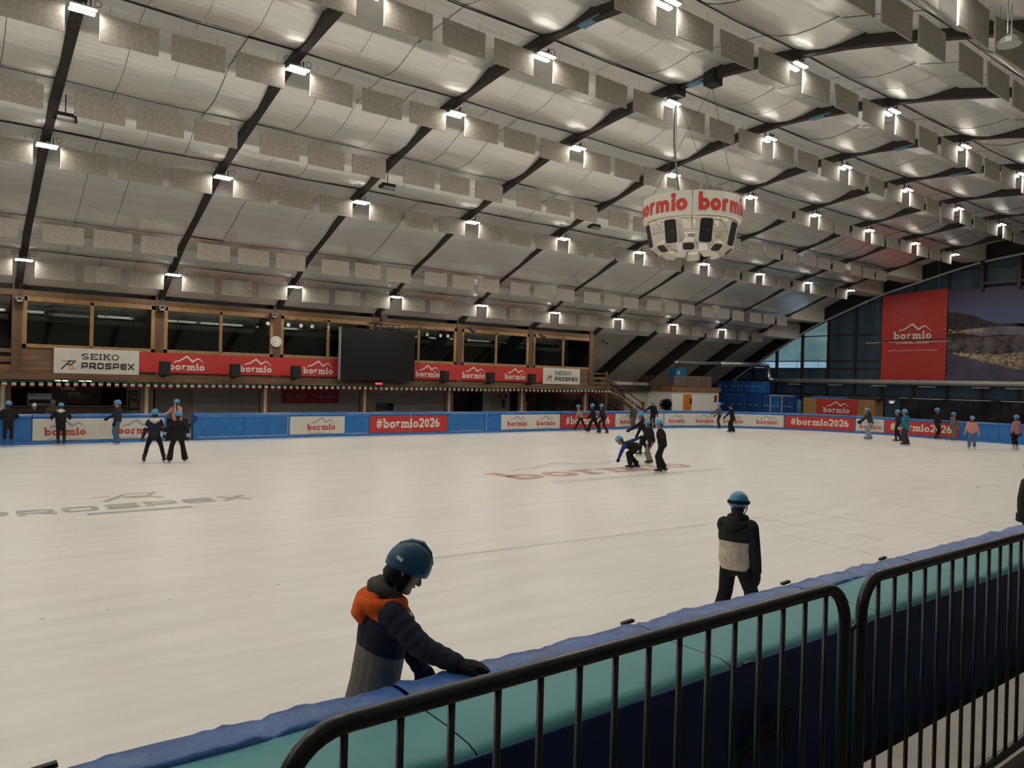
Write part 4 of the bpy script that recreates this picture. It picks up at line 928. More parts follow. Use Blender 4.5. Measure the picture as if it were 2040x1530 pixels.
for sx in (0,): lc.tube([(sx + .09 * cos(2 * pi * q / 10), 0, .25 + .09 * sin(2 * pi * q / 10)) for q in range(10)], .009, 5, closed=True)
lcm = lc.mesh('cable_loop', m_cable)
for i, (y, zt, off, lamp, d) in enumerate(ROWS):
    if not lamp: continue
    for j in range(-3, 10):
        x = 3.06 + 6 * j
        if i == 9 and j > 8 or i == 1 and j > 6: continue
        vis = inview((x, y, zt), 120)
        nm = ('%s roof rib from left' % ORD[j]) if j >= 0 else '%s roof rib outside the left edge' % ORD[-j - 1]
        t = thing('rink_lamp', 'twin lamp, %s, %s' % (nm, d), 'lamp', (x, y, zt - .06), 'twin lamps under the roof ribs')
        for sy in (-.15, .15):
            h_ = inst(lh, 'housing', t, (0, sy, 0)); inst(lb, 'led_bar', h_, (0, 0, 0))
        inst(lkm, 'bracket', t); 
        if vis:
            for sx in (-.36, .36): inst(lcm, 'cable_loop', t, (sx, 0, 0))
# dark floodlights hung between rows
for (x, y, z, l) in ((3.3, 30.4, 11.2, 'dark unlit floodlight on the first roof rib from left'), (15.3, 28.95, 10.98, 'dark unlit floodlight hanging at the third roof rib'), (27.3, 28.77, 10.98, 'dark unlit floodlight hanging at the fifth roof rib')):
    if x < 4: y, z = 28.4, 11.0
    t = thing('floodlight', l, 'floodlight', (x, y, z - .1), 'unlit floodlights')
    MB().prism([(x - .3, y - .2, z), (x + .3, y - .2, z), (x + .36, y + .1, z - .1), (x - .36, y + .1, z - .1)], (0, .05, .12)).build('case', m_black, t); MB().box(x - .25, x + .25, y - .22, y + .05, z - .1, z - .02).build('glass', m_lhouse, t)
    MB().tube([(x, y, z), (x, y, zr(y) + .1)], .02, 5).build('pole', m_black, t)
t = thing('bell_lamp', 'grey bell lamp hanging near the top right corner', 'lamp', (16.9, 6.0, 9.75))
MB().loft([(16.9, 6, 9.95), (16.9, 6, 9.85), (16.9, 6, 9.75)], [.06, .2, .22], n=12, cap=False).build('shade', m_lhouse, t); MB().tube([(16.8, 6, 9.95), (16.8, 6, 10.6)], .012, 5).build('strut', m_lhouse, t); MB().tube([(17.0, 6, 9.95), (17.0, 6, 10.6)], .012, 5).build('strut', m_lhouse, t)

# ------------------------------------------------------------------ hanging speaker cluster
CX, CY, ZB, ZT_, RC = 21.06, 17.25, 8.50, 9.26, 1.70
cl = thing('speaker_cluster', 'round white bormio ring with loudspeakers hung over the rink', 'speaker cluster', (CX, CY, 7.4))
m_cw = M('cluster_white', (.74, .70, .62), .5, var=.03, scale=3); m_tr = M('truss_aluminium', (.55, .50, .44), .35, metal=.7); m_cred = M('cluster_red', (.60, .05, .03), .5)
A0 = atan2(-CY, -CX)     # seam faces the viewer
def ringf(a): return lambda u, v: V((CX + (RC + .012) * cos(a + u / RC), CY + (RC + .012) * sin(a + u / RC), v))
for q in range(4):
    a0 = A0 + q * pi / 2; mb = MB(); N = 12
    for i in range(N + 1):
        a = a0 + .012 + (pi / 2 - .024) * i / N
        for (r, z) in ((RC, ZB), (RC, ZT_), (RC - .05, ZT_), (RC - .05, ZB)): mb.v.append(V((CX + r * cos(a), CY + r * sin(a), z)))
    for i in range(N):
        for k in range(4): mb.f.append([i * 4 + k, (i + 1) * 4 + k, (i + 1) * 4 + (k + 1) % 4, i * 4 + (k + 1) % 4]); mb.m.append(0)
    mb.f += [[0, 1, 2, 3], [N * 4 + 3, N * 4 + 2, N * 4 + 1, N * 4]]; mb.m += [0, 0]
    p = mb.build('ring_panel', m_cw, cl); am = a0 + pi / 4; kk = 2.35 / G_CUBE.w
    Flat().place(G_CUBE, kk, .40, 0, ZB + .10, G_CUBE.w / 2).to(MB(), ringf(am)).build('bormio_lettering', m_cred, p)
for (r, z) in ((1.55, 8.46), (1.15, 8.46), (1.5, 8.0), (1.1, 7.75)): MB().tube([(CX + r * cos(2 * pi * i / 24), CY + r * sin(2 * pi * i / 24), z) for i in range(24)], .025, 6, closed=True).build('truss_ring', m_tr, cl)
for i in range(24):
    a = 2 * pi * i / 24; b = a + pi / 24 * 2
    MB().tube([(CX + 1.55 * cos(a), CY + 1.55 * sin(a), 8.46), (CX + 1.5 * cos(b), CY + 1.5 * sin(b), 8.0)], .014, 5).build('truss_brace', m_tr, cl)
    if i % 2: MB().tube([(CX + 1.15 * cos(a), CY + 1.15 * sin(a), 8.46), (CX + 1.1 * cos(b), CY + 1.1 * sin(b), 7.75)], .014, 5).build('truss_brace', m_tr, cl)
def rrect(w, h, r, n=5):
    P = []
    for (cx, cy, a0) in ((w - r, h - r, 0), (-w + r, h - r, 90), (-w + r, -h + r, 180), (w - r, -h + r, 270)):
        for i in range(n + 1): a = radians(a0 + 90 * i / n); P.append((cx + r * cos(a), cy + r * sin(a)))
    return P
def cspk(a, r, z, tilt, w, h, dep):
    n = V((cos(a) * cos(tilt), sin(a) * cos(tilt), -sin(tilt))); s_ = V((-sin(a), cos(a), 0)); u = n.cross(s_); c = V((CX + r * cos(a), CY + r * sin(a), z))
    if u.z < 0: u = -u
    P = rrect(w, h, .09); back = [(x * .82, y * .86) for x, y in P]; mb = MB(); k = len(P)
    for (pp, d) in ((back, -dep), (P, 0), (P, .02)): mb.v += [c + s_ * x + u * y + n * d for x, y in pp]
    for q in range(2):
        for i in range(k): mb.f.append([q * k + i, q * k + (i + 1) % k, (q + 1) * k + (i + 1) % k, (q + 1) * k + i]); mb.m.append(0)
    mb.f += [list(range(k))[::-1], list(range(2 * k, 3 * k))]; mb.m += [0, 0]
    o = mb.build('speaker_cabinet', m_cw, cl)
    g = MB(); Q = rrect(w - .045, h - .05, .08); g.v = [c + s_ * x + u * y + n * .022 for x, y in Q] + [c + s_ * x + u * y + n * .034 for x, y in Q]; k = len(Q)
    for i in range(k): g.f.append([i, (i + 1) % k, k + (i + 1) % k, k + i]); g.m.append(0)
    g.f.append(list(range(k, 2 * k))); g.m.append(0); g.build('grille', m_speaker, o)
for i in range(8): cspk(A0 + radians(18) + i * pi / 4, 1.48, 7.98, radians(12), .26, .44, .45)
for i in range(8): cspk(A0 + radians(-4) + i * pi / 4, 1.25, 7.50, radians(52), .23, .20, .24)
MB().tube([(CX - .3, CY + .3, ZT_), (CX, 18.15, 11.4), (CX, 18.2, 13.0), (CX, 18.2, 13.3)], .035, 8).build('supply_cable', M('grey_conduit', (.16, .15, .14), .5), cl)
for (ax, hy) in ((2.5, 18.05), (-.4, 18.05), (1.2, 16.55), (-1.3, 16.5)):
    a = A0 + ax; MB().tube([(CX + 1.5 * cos(a), CY + 1.5 * sin(a), ZT_ - .02), (CX, hy, zr(hy) - .2)], .009, 5).build('steel_rope', m_wire, cl)
for hy in (18.1, 16.5): MB().box(CX - .24, CX + .24, hy - .22, hy + .22, zr(hy) - .25, zr(hy) + .3).build('winch_box', m_black, cl)
# ------------------------------------------------------------------ people
def ik(a, b, l1, l2, pole):
    d = b - a; L = min(max(d.length, .05), (l1 + l2) * .998); d = d.normalized()
    x = (l1 * l1 - l2 * l2 + L * L) / (2 * L); h = sqrt(max(0, l1 * l1 - x * x)); p = pole - d * pole.dot(d)
    p = p.normalized() if p.length > 1e-4 else d.orthogonal().normalized()
    return a + d * x + p * h, a + d * L
TMP = bpy.data.scenes.new('voxel_tmp')
def voxel(name, mb, mats, parent, vs, it=4, region=None, cuts=()):
    me = mb.mesh(name, mats); ob = bpy.data.objects.new(name, me); TMP.collection.objects.link(ob)
    r = ob.modifiers.new('r', 'REMESH'); r.mode = 'VOXEL'; r.voxel_size = vs
    s = ob.modifiers.new('s', 'SMOOTH'); s.factor = .5; s.iterations = it
    vl = TMP.view_layers[0]; vl.update(); dg = vl.depsgraph; new = bpy.data.meshes.new_from_object(ob.evaluated_get(dg))
    new.materials.clear()
    for m in (mats if isinstance(mats, (list, tuple)) else [mats]): new.materials.append(m)
    new.polygons.foreach_set('use_smooth', [True] * len(new.polygons))
    if cuts:
        bb_ = bmesh.new(); bb_.from_mesh(new)
        for co, no in cuts: bmesh.ops.bisect_plane(bb_, geom=bb_.verts[:] + bb_.edges[:] + bb_.faces[:], plane_co=co, plane_no=no, dist=1e-5)
        bb_.to_mesh(new); bb_.free()
    idx = [0] * len(new.polygons)
    if region: idx = [region(p.center) for p in new.polygons]
    new.polygons.foreach_set('material_index', idx)
    ob.modifiers.clear(); TMP.collection.objects.unlink(ob); COL.objects.link(ob); ob.data = new; bpy.data.meshes.remove(me); new.name = name
    ob.parent = parent; WL[ob.name] = V((0, 0, 0)); return ob
def cloth(name, c, rough=.85): return M('cloth_' + name, c, rough, var=.18, scale=14, bump=.12, bscale=60, spec=.25)
K = dict(black=cloth('black', (.012, .012, .013)), navy=cloth('navy', (.018, .024, .042)), grey=cloth('grey', (.10, .098, .095)), dgrey=cloth('dark_grey', (.045, .045, .046)), beige=cloth('beige', (.30, .25, .18)),
         pink=cloth('pink', (.58, .27, .24)), mauve=cloth('mauve', (.36, .20, .22)), teal=cloth('teal', (.03, .17, .24)), blue=cloth('royal_blue', (.02, .05, .26)), jeans=cloth('jeans', (.10, .17, .25)), pale=cloth('pale_jeans', (.24, .31, .36)),
         dpale=cloth('blue_denim', (.055, .12, .18)), white=cloth('off_white', (.58, .56, .50)), olive=cloth('olive', (.07, .065, .035)), cream=cloth('cream', (.60, .51, .40)), orange=cloth('orange', (.80, .13, .015)), taupe=cloth('taupe', (.16, .145, .13)),
         lilac=cloth('stone', (.22, .19, .165)), charcoal=cloth('charcoal', (.022, .022, .024)))
m_skin = M('skin', (.46, .26, .18), .55); m_skin2 = M('skin_tan', (.30, .17, .11), .55)
m_helm = M('blue_helmet', (.045, .27, .50), .32, coat=.2); m_helmd = M('deep_blue_helmet', (.018, .11, .21), .42, var=.25, scale=6); m_hb = M('brown_hair', (.09, .045, .022), .6); m_hd = M('dark_hair', (.015, .012, .010), .6)
m_boot = M('skate_boot', (.012, .012, .012), .45); m_bootw = M('white_skate_boot', (.5, .48, .42), .5); m_bootb = M('blue_rental_boot', (.02, .06, .22), .45); m_blade = M('skate_blade', (.6, .6, .6), .25, metal=1)
m_eye = M('eye', (.03, .02, .02), .2); m_lip = M('lip', (.32, .12, .10), .5)

def hand(mb, w, d, nrm, s, curl=.35, fat=1.0, side=1):
    """wrist w, finger direction d, palm normal nrm (palm faces nrm)"""
    d = d.normalized(); nrm = (nrm - d * nrm.dot(d)).normalized(); x = d.cross(nrm) * side
    mb.loft([w - d * .02 * s, w + d * .03 * s, w + d * .085 * s], [.030 * s * fat, .042 * s * fat, .040 * s * fat], [.024 * s * fat, .020 * s * fat, .016 * s * fat], side=x, n=8)
    for k, (o, l) in enumerate(((-.033, .060), (-.011, .072), (.011, .068), (.032, .054))):
        b = w + d * .085 * s + x * o * s; d2 = (d + nrm * curl).normalized(); d3 = (d + nrm * curl * 2.3).normalized()
        mb.loft([b, b + d2 * l * .5 * s, b + d2 * l * .5 * s + d3 * l * .5 * s], [.0115 * s * fat, .0105 * s * fat, .009 * s * fat], n=6)
    b = w + d * .02 * s - x * .03 * s; td = (d * .75 - x * .75 + nrm * .25).normalized()
    mb.loft([b, b + td * .038 * s, b + td * .038 * s + (d + nrm * .4 - x * .15).normalized() * .035 * s], [.014 * s * fat, .0125 * s * fat, .010 * s * fat], n=6)

def person(label, x, y, rel, H, jk='black', tr='black', hem=-.06, legs='slim', pel=(0, 0, .97), lean=6, side=0, fl=(-.1, 0, 8), fr=(.1, 0, 8), hl=(-.27, .05, .82), hr=(.27, .05, .82), hy=0, hp=0,
           gl='black', helm='blue', hair=None, hood=None, scarf=None, boots='black', vs=.024, bulk=1.13, region=None, jmats=None, quilt=False, hd=None, z0=0, extra=None, skin=None, sleeve=None, lift=.07, elbow=None, cuts=None):
    s = H / 1.8; a = atan2(y, x) + radians(rel)
    t = thing('person', label, 'person', (x, y, z0), None, a - pi / 2); sk = skin or m_skin
    P = lambda q: V((q[0] * s, q[1] * s, q[2] * s))
    pe = P(pel); le, sd = radians(lean), radians(side)
    d = V((sin(sd), sin(le), cos(le) * cos(sd))).normalized(); rx = V((cos(sd), 0, -sin(sd))); rx = (rx - d * rx.dot(d)).normalized(); fw = d.cross(rx)
    nb_ = pe + d * .50 * s
    hd_r = Matrix.Rotation(radians(-hy), 3, 'Z') @ Matrix.Rotation(radians(-hp), 3, 'X'); up = hd_r @ V((0, 0, 1)); hf = hd_r @ V((0, 1, 0)); hx = hd_r @ V((1, 0, 0))
    up0 = (d * .6 + up * .4).normalized(); hc = nb_ + up0 * .060 * s + up * .126 * s; hs = s * 1.14
    # limbs
    hips = [pe + rx * (q * .085 * s) - d * .02 * s for q in (-1, 1)]; ank = []; knee = []
    for q, f in enumerate((fl, fr)):
        fz = f[3] if len(f) > 3 else 0; an = P((f[0], f[1], .09 + lift + fz)); pole = V((f[0] * .5, 1, 0)); k_, e_ = ik(hips[q], an, .415 * s, .41 * s, pole); knee.append(k_); ank.append(e_)
    sh = [pe + d * .435 * s + rx * (q * .165 * s) for q in (-1, 1)]; wr = []; el = []
    for q, h_ in enumerate((hl, hr)):
        pole = V(elbow[q]) if elbow else (-fw * -.0 + V(((-1, 1)[q] * .5, -.8, -.3))); k_, e_ = ik(sh[q], P(h_), .285 * s, .25 * s, pole); el.append(k_); wr.append(e_)
    # body: one continuous mesh
    mb = MB()
    sec = [(-.118, .024, .026, .058), (-.098, .042, .044, .046), (-.06, .058, .070, .024), (-.02, .070, .088, .008), (.03, .075, .096, -.002), (.075, .066, .085, -.008), (.105, .042, .055, -.010), (.118, .015, .02, -.010)]
    o0 = len(mb.v); nh = 16
    for z, A, B, o in sec:
        for j in range(nh): g = 2 * pi * j / nh; mb.v.append(hc + up * (z * hs) + hf * ((o + B * sin(g)) * hs) + hx * (A * cos(g) * hs))
    for i in range(len(sec) - 1):
        for j in range(nh): mb.f.append([o0 + i * nh + j, o0 + i * nh + (j + 1) % nh, o0 + (i + 1) * nh + (j + 1) % nh, o0 + (i + 1) * nh + j]); mb.m.append(0)
    mb.f.append([o0 + j for j in range(nh)][::-1]); mb.m.append(0); mb.f.append([o0 + (len(sec) - 1) * nh + j for j in range(nh)]); mb.m.append(0)
    mb.loft([hc + hf * .088 * hs + up * .015 * hs, hc + hf * .104 * hs - up * .012 * hs, hc + hf * .112 * hs - up * .032 * hs], [.010 * hs, .013 * hs, .015 * hs], n=6)
    mb.loft([hc + hf * .075 * hs - up * .088 * hs, hc + hf * .082 * hs - up * .098 * hs], [.026 * hs, .022 * hs], n=6)
    for q in (-1, 1): mb.ball(hc + hx * (q * .074 * hs) - up * .012 * hs - hf * .008 * hs, .012 * hs, .020 * hs, .030 * hs, n=6)
    mb.loft([nb_ - d * .06 * s, nb_ + d * .03 * s, hc - up * .07 * s], [.062 * s, .052 * s, .050 * s], n=10)
    mb.loft([pe - d * .06 * s, pe + d * .1 * s, pe + d * .3 * s, pe + d * .43 * s, pe + d * .49 * s], [.13 * s, .115 * s, .135 * s, .13 * s, .06 * s], [.095 * s, .085 * s, .095 * s, .08 * s, .055 * s], side=rx, n=12)
    for q in range(2):
        mb.loft([sh[q], el[q], wr[q]], [.048 * s, .038 * s, .027 * s], n=8); mb.loft([hips[q], knee[q], ank[q]], [.075 * s, .052 * s, .04 * s], n=8)
        mb.loft([sh[q], sh[q] * .5 + (pe + d * .43 * s) * .5], [.05 * s, .06 * s], n=8)
    hdir = [(wr[q] - el[q]).normalized() for q in (0, 1)]; hn = [(-rx if q else rx) for q in (0, 1)]
    if extra and 'hdir' in extra:
        for q in (0, 1):
            if extra['hdir'][q] is not None: hdir[q] = V(extra['hdir'][q][0]).normalized(); hn[q] = V(extra['hdir'][q][1])
    gmb = []
    for q in range(2):
        if gl and not (isinstance(gl, tuple) and not gl[q]):
            g = MB(); hand(g, wr[q], hdir[q], hn[q], s * (1.12 if hd else 1.0), .22 if hd else .35, 1.45 if hd else 1.28, 1 if q else -1); g.loft([wr[q] - (wr[q] - el[q]).normalized() * .05 * s, wr[q] + hdir[q] * .01 * s], [.046 * s, .040 * s], n=8)
            gmb.append((q, g)); mb.loft([wr[q], wr[q] + hdir[q] * .05 * s], [.024 * s, .022 * s], n=6)
        else: hand(mb, wr[q], hdir[q], hn[q], s, .3, 1.05, 1 if q else -1)
    voxel('body', mb, sk, t, (vs * .72) if not hd else .009, 3 if not hd else 5)
    for q, g in gmb:
        c = gl[q] if isinstance(gl, tuple) else gl
        if hd: voxel('glove', g, K[c], t, .006, 2)
        else: g.build('glove', K[c], t, smooth=True, local=True)
    # eyes and mouth
    for q in (-1, 1): MB().ball(hc + hx * (q * .032 * hs) + hf * .088 * hs + up * .014 * hs, .011 * hs, n=6).build('eye', m_eye, t, smooth=True, local=True)
    MB().ball(hc + hf * .095 * hs - up * .056 * hs, .020 * hs, .008 * hs, .006 * hs, n=6, rot=hd_r).build('mouth', m_lip, t, smooth=True, local=True)
    # trousers
    mb = MB(); lr = {'slim': (.098, .071, .058), 'wide': (.106, .098, .104), 'flare': (.100, .082, .108), 'snow': (.114, .100, .094), 'loose': (.105, .090, .084)}[legs]
    mb.loft([pe + d * .10 * s, pe, pe - d * .07 * s], [.142 * s, .155 * s, .14 * s], [.108 * s, .118 * s, .11 * s], side=rx, n=14)
    for q in range(2):
        dn = (ank[q] - knee[q]).normalized(); e = ank[q] + dn * (.055 if legs in ('wide', 'flare') else .0) * s
        mb.loft([hips[q], hips[q] * .5 + knee[q] * .5, knee[q], knee[q] * .45 + e * .55, e], [lr[0] * s, (lr[0] + lr[1]) / 2 * s * 1.02, lr[1] * s, (lr[1] + lr[2]) / 2 * s * 1.04, lr[2] * s], n=10, cap=False)
    voxel('trousers', mb, K[tr], t, vs, 3)
    # jacket
    mb = MB(); B = bulk
    st = [(hem, .168, .130), (hem * .5 + .05, .160 * B, .125 * B), (.18, .162 * B, .126 * B), (.30, .178 * B, .134 * B), (.40, .172 * B, .118 * B), (.46, .12 * B, .095 * B), (.50, .078, .074), (.535, .070, .068)]
    if hem < -.15: st[0] = (hem, .20, .165)
    mb.loft([pe + d * (z * s) for z, A, C_ in st], [A * s for z, A, C_ in st], [C_ * s for z, A, C_ in st], side=rx, n=16, cap=False)
    for q in range(2):
        mb.loft([pe + d * .405 * s, sh[q] - d * .012 * s], [.085 * s * B, .070 * s * B], n=10)
        if quilt:
            pts = []; ra = []
            for seg, (p0, p1, r0, r1) in enumerate(((sh[q], el[q], .082, .070), (el[q], wr[q], .070, .054))):
                N = 18
                for i in range(N + (seg == 1)):
                    f_ = i / N; pts.append(p0.lerp(p1, f_)); ra.append(s * (r0 + (r1 - r0) * f_) * (1 + .13 * abs(sin(pi * f_ * 4)) - .06))
            mb.loft(pts, ra, n=18)
        else: mb.loft([sh[q], sh[q].lerp(el[q], .5), el[q], el[q].lerp(wr[q], .5), wr[q]], [.075 * s * B, .068 * s * B, .060 * s * B, .054 * s * B, .044 * s * B], n=10)
    info = dict(pe=pe, d=d, rx=rx, fw=fw, sh=sh, el=el, wr=wr, nb=nb_, s=s, hc=hc, up=up, hf=hf, hx=hx, t=t)
    reg = (lambda c: region(c, info)) if region else None
    if sleeve:
        jm = [K[jk], K[sleeve]]
        def reg(c, i=info):
            for q in range(2):
                for p0, p1 in ((i['sh'][q], i['el'][q]), (i['el'][q], i['wr'][q])):
                    v = p1 - p0; u = max(.12 if p0 is i['sh'][q] else 0, min(1, (c - p0).dot(v) / v.length_squared))
                    if (c - p0 - v * u).length < .095 * s: return 1
            return 0
    else: jm = [K[k_] for k_ in (jmats or [jk])]
    cu = [(pe + d * (h_ * s), (d + fw * k_).normalized()) for h_, k_ in (cuts or ())]
    voxel('jacket', mb, jm, t, vs if not hd else .011, 3 if not hd else 2, reg, cu)
    # boots / skates
    bm_ = {'black': m_boot, 'white': m_bootw, 'blue': m_bootb}[boots]
    for q, f in enumerate((fl, fr)):
        yw = radians(f[2] * (-1 if q else 1)); fd = V((-sin(yw), cos(yw), 0)); sdv = V((cos(yw), sin(yw), 0)); an = ank[q]; g = an.z - (.09) * s
        mb = MB(); mb.loft([an + V((0, 0, .10 * s)), an, an - V((0, 0, .05 * s)) - fd * .01 * s], [.056 * s, .052 * s, .05 * s], n=10)
        b0 = V((an.x, an.y, g + .045 * s)); mb.loft([b0 - fd * .065 * s, b0 + fd * .03 * s, b0 + fd * .12 * s, b0 + fd * .17 * s], [.042 * s, .046 * s, .046 * s, .032 * s], [.046 * s, .048 * s, .038 * s, .028 * s], side=sdv, n=10)
        bt = mb.build('skate', bm_, t, smooth=True, local=True)
        mb = MB(); c = V((an.x, an.y, g)); 
        if lift > .03:
            mb.obox(c + fd * .05 * s - V((0, 0, .042 * s)), fd * .135 * s, sdv * .003, V((0, 0, .016 * s)))
            for k_ in (-.03, .12): mb.obox(c + fd * (k_ * s) - V((0, 0, .012 * s)), fd * .022 * s, sdv * .012 * s, V((0, 0, .018 * s)))
            mb.build('blade', m_blade, bt, local=True)
    # helmet / hat
    def dome(name, m, A, Bf, Hh, off, rimf, rimb, th=.012):
        mb = MB(); n = 18; R = 7; c = hc + up * (off * hs)
        for inner in (0, 1):
            kk = 1 - inner * th / A
            for i in range(R + 1):
                for j in range(n):
                    g = 2 * pi * j / n; rim = rimf + (rimb - rimf) * (1 - sin(g)) / 2; th_ = (pi / 2 + rim) * i / R
                    mb.v.append(c + (hx * (A * cos(g)) + hf * (Bf * sin(g))) * (sin(th_) * hs * kk) + up * (Hh * cos(th_) * hs * kk))
        for inner in (0, 1):
            o = inner * (R + 1) * n
            for i in range(R):
                for j in range(n): mb.f.append([o + i * n + j, o + (i + 1) * n + j, o + (i + 1) * n + (j + 1) % n, o + i * n + (j + 1) % n]); mb.m.append(0)
        for j in range(n): mb.f.append([R * n + j, (R + 1) * n + R * n + j, (R + 1) * n + R * n + (j + 1) % n, R * n + (j + 1) % n]); mb.m.append(0)
        return mb.build(name, m, t, smooth=True, local=True)
    if helm in ('blue', 'deep'):
        dome('helmet', m_helm if helm == 'blue' else m_helmd, .104, .128, .118 if helm == 'blue' else .138, .028, .02, .42)
        loop = [hc + hx * (.088 * hs * cos(g)) + hf * (.03 * hs) - up * ((.125 * hs) * sin(g)) for g in [pi * i / 8 for i in range(9)]]
        MB().tube(loop, .006 * hs, 5).build('strap', K['black'], t, local=True)
        MB().obox(hc + up * .07 * hs - hx * .088 * hs + hf * .05 * hs, hf * .022 * hs, hx * .004 * hs, up * .014 * hs).build('sticker', m_pwhite, t, local=True)
    elif helm: 
        dome('beanie', K[helm], .088, .108, .135, .02, .12, .3)
    if hair in ('brown', 'dark'):
        mb = MB(); mh = m_hb if hair == 'brown' else m_hd
        mb.loft([hc - hf * .06 * s + up * .02 * s, hc - hf * .085 * s - up * .08 * s, nb_ - fw * .085 * s + d * .0 * s, pe + d * .34 * s - fw * .155 * s, pe + d * .26 * s - fw * .165 * s], [.068 * s, .066 * s, .060 * s, .045 * s, .012 * s], [.05 * s, .035 * s, .03 * s, .022 * s, .008 * s], side=hx, n=10)
        mb.build('hair', mh, t, smooth=True, local=True)
    elif hair is None and not hd and helm:
        MB().loft([hc - hf * .055 * hs + up * .02 * hs, hc - hf * .062 * hs - up * .06 * hs, hc - hf * .045 * hs - up * .10 * hs], [.076 * hs, .070 * hs, .05 * hs], [.048 * hs, .044 * hs, .03 * hs], side=hx, n=10).build('hair', m_hd, t, smooth=True, local=True)
    elif hair == 'front':
        for q in (-1, 1):
            MB().loft([hc + hx * (q * .07 * s) + hf * .03 * s, hc + hx * (q * .085 * s) + hf * .05 * s - up * .12 * s, nb_ + rx * (q * .08 * s) + fw * .11 * s - d * .12 * s, nb_ + rx * (q * .08 * s) + fw * .145 * s - d * .24 * s], [.026 * s, .032 * s, .03 * s, .01 * s], n=8).build('hair', m_hd, t, smooth=True, local=True)
    if hood:
        mb = MB(); c = nb_ - d * .03 * s - fw * .055 * s
        mb.loft([c + rx * (.115 * s * cos(g)) + (fw * .10 * s + d * .03 * s) * sin(g) for g in [2 * pi * i / 16 for i in range(16)]], .042 * s, n=10, closed=True, cap=False)
        mb.loft([c - fw * .055 * s + d * .03 * s, c - fw * .09 * s - d * .06 * s], [.10 * s, .075 * s], [.05 * s, .05 * s], side=rx, n=12)
        mb.build('hood', K[hood], t, smooth=True, local=True)
    if scarf: MB().loft([nb_ + d * .03 * s + rx * (.078 * s * cos(g)) + fw * (.075 * s * sin(g)) for g in [2 * pi * i / 14 for i in range(14)]], .035 * s, n=8, closed=True, cap=False).build('scarf', K[scarf], t, smooth=True, local=True)
    if extra and 'fn' in extra: extra['fn'](info)
    return t

# ---- far side, left
person('person in black with blue boots leaning on the barrier at the left edge', 2.22, 32.42, 0, 1.66, lean=14, hl=(-.24, .45, 1.12), hr=(.24, .45, 1.12), boots='blue', fl=(-.12, -.05, 6), fr=(.12, .02, 6), hp=10, bulk=1.2)
person('spectator in pale beanie and black jacket behind the barrier', 3.17, 34.15, 172, 1.50, z0=0, helm='cream', lean=10, hl=(-.18, .40, 1.12), hr=(.18, .40, 1.12), gl=None, lift=0, hy=-25)
person('spectator in grey bobble hat and olive coat behind the barrier', 3.78, 34.2, 180, 1.63, jk='olive', helm='grey', lean=8, hl=(-.2, .36, 1.06), hr=(.2, .36, 1.06), gl=None, lift=0, hp=15, skin=m_skin2, hood='olive')
person('skater in black puffer and white-trimmed hood leaning over the barrier', 3.84, 32.38, 0, 1.62, lean=20, pel=(0, -.12, .96), hl=(-.33, .40, 1.10), hr=(.33, .40, 1.10), bulk=1.26, hood='white', fl=(-.08, -.05, 5), fr=(.14, -.1, 10), hp=20)
person('long-haired skater in navy top and wide blue trousers facing left', 5.72, 32.2, 82, 1.70, jk='navy', tr='dpale', legs='wide', hair='brown', lean=3, hl=(-.2, .12, .85), hr=(.20, .40, 1.05), fl=(-.07, 0, 3), fr=(.07, 0, 3), boots='blue')
person('skater seen from behind with white hood and red-striped sleeves', 5.5, 25.2, 0, 1.70, jk='navy', hood='white', hl=(-.36, .02, .80), hr=(.34, .05, .86), fl=(-.29, 0, 12), fr=(.30, .03, 16), lean=4, pel=(0, 0, .93), hem=-.10,
       extra=dict(fn=lambda i: [MB().loft([i['sh'][q].lerp(i['el'][q], .62), i['sh'][q].lerp(i['el'][q], .80)], .076 * i['s'], n=10, cap=False).build('sleeve_band', K['white'] if q == 0 else M('band_red', (.4, .03, .03), .7), i['t'], local=True) for q in (0, 1)]))
person('skater seen from behind in black flared trousers with pale blue cuff', 6.12, 24.95, 4, 1.64, legs='flare', hl=(-.42, .12, .98), hr=(.34, .03, .90), fl=(-.24, 0, 14), fr=(.24, 0, 14), hem=-.12, lean=4, pel=(0, 0, .94), boots='black',
       extra=dict(fn=lambda i: [MB().loft([i['el'][q].lerp(i['wr'][q], .45), i['wr'][q]], .062 * i['s'], n=10, cap=False).build('cuff', M('pale_blue_cloth', (.26, .42, .55), .8), i['t'], local=True) for q in (0, 1)]))
person('girl in pink jacket with dark plaits standing in the rink gate', 8.02, 32.95, 150, 1.72, jk='pink', hair='front', scarf='white', hl=(-.22, .08, .82), hr=(.52, .12, 1.10), gl=None, lean=2, hy=30, hem=-.08)
# ---- far side, skaters passing left
person('skater in beige sweater and black leggings gliding left', 30.05, 32.45, 88, 1.60, jk='beige', hair='dark', lean=20, hl=(-.2, .30, .82), hr=(.2, .28, .80), fl=(-.06, .30, 4), fr=(.10, -.42, 20), pel=(0, -.05, .93), gl=None)
person('skater all in black with wide trousers, left of the passing pair', 29.85, 31.1, 80, 1.70, legs='wide', lean=12, hl=(-.2, .32, .92), hr=(.28, .2, .95), fl=(-.05, .30, 6), fr=(.1, -.36, 12), pel=(0, -.02, .93), scarf='dgrey', gl='black', hy=10)
person('skater in black with one white glove, right of the passing pair', 29.75, 30.25, 70, 1.70, lean=12, hl=(-.22, .25, .95), hr=(.20, -.12, .82), gl=('black', 'white'), fl=(-.1, .16, 6), fr=(.1, -.25, 14), pel=(0, 0, .94), scarf='grey', hy=20)
person('skater in dark olive jacket standing at the barrier by the stairs', 34.6, 32.5, 165, 1.54, jk='olive', tr='grey', legs='loose', hl=(-.2, .1, .82), hr=(.25, .05, .82), hood='dgrey', hem=-.1)
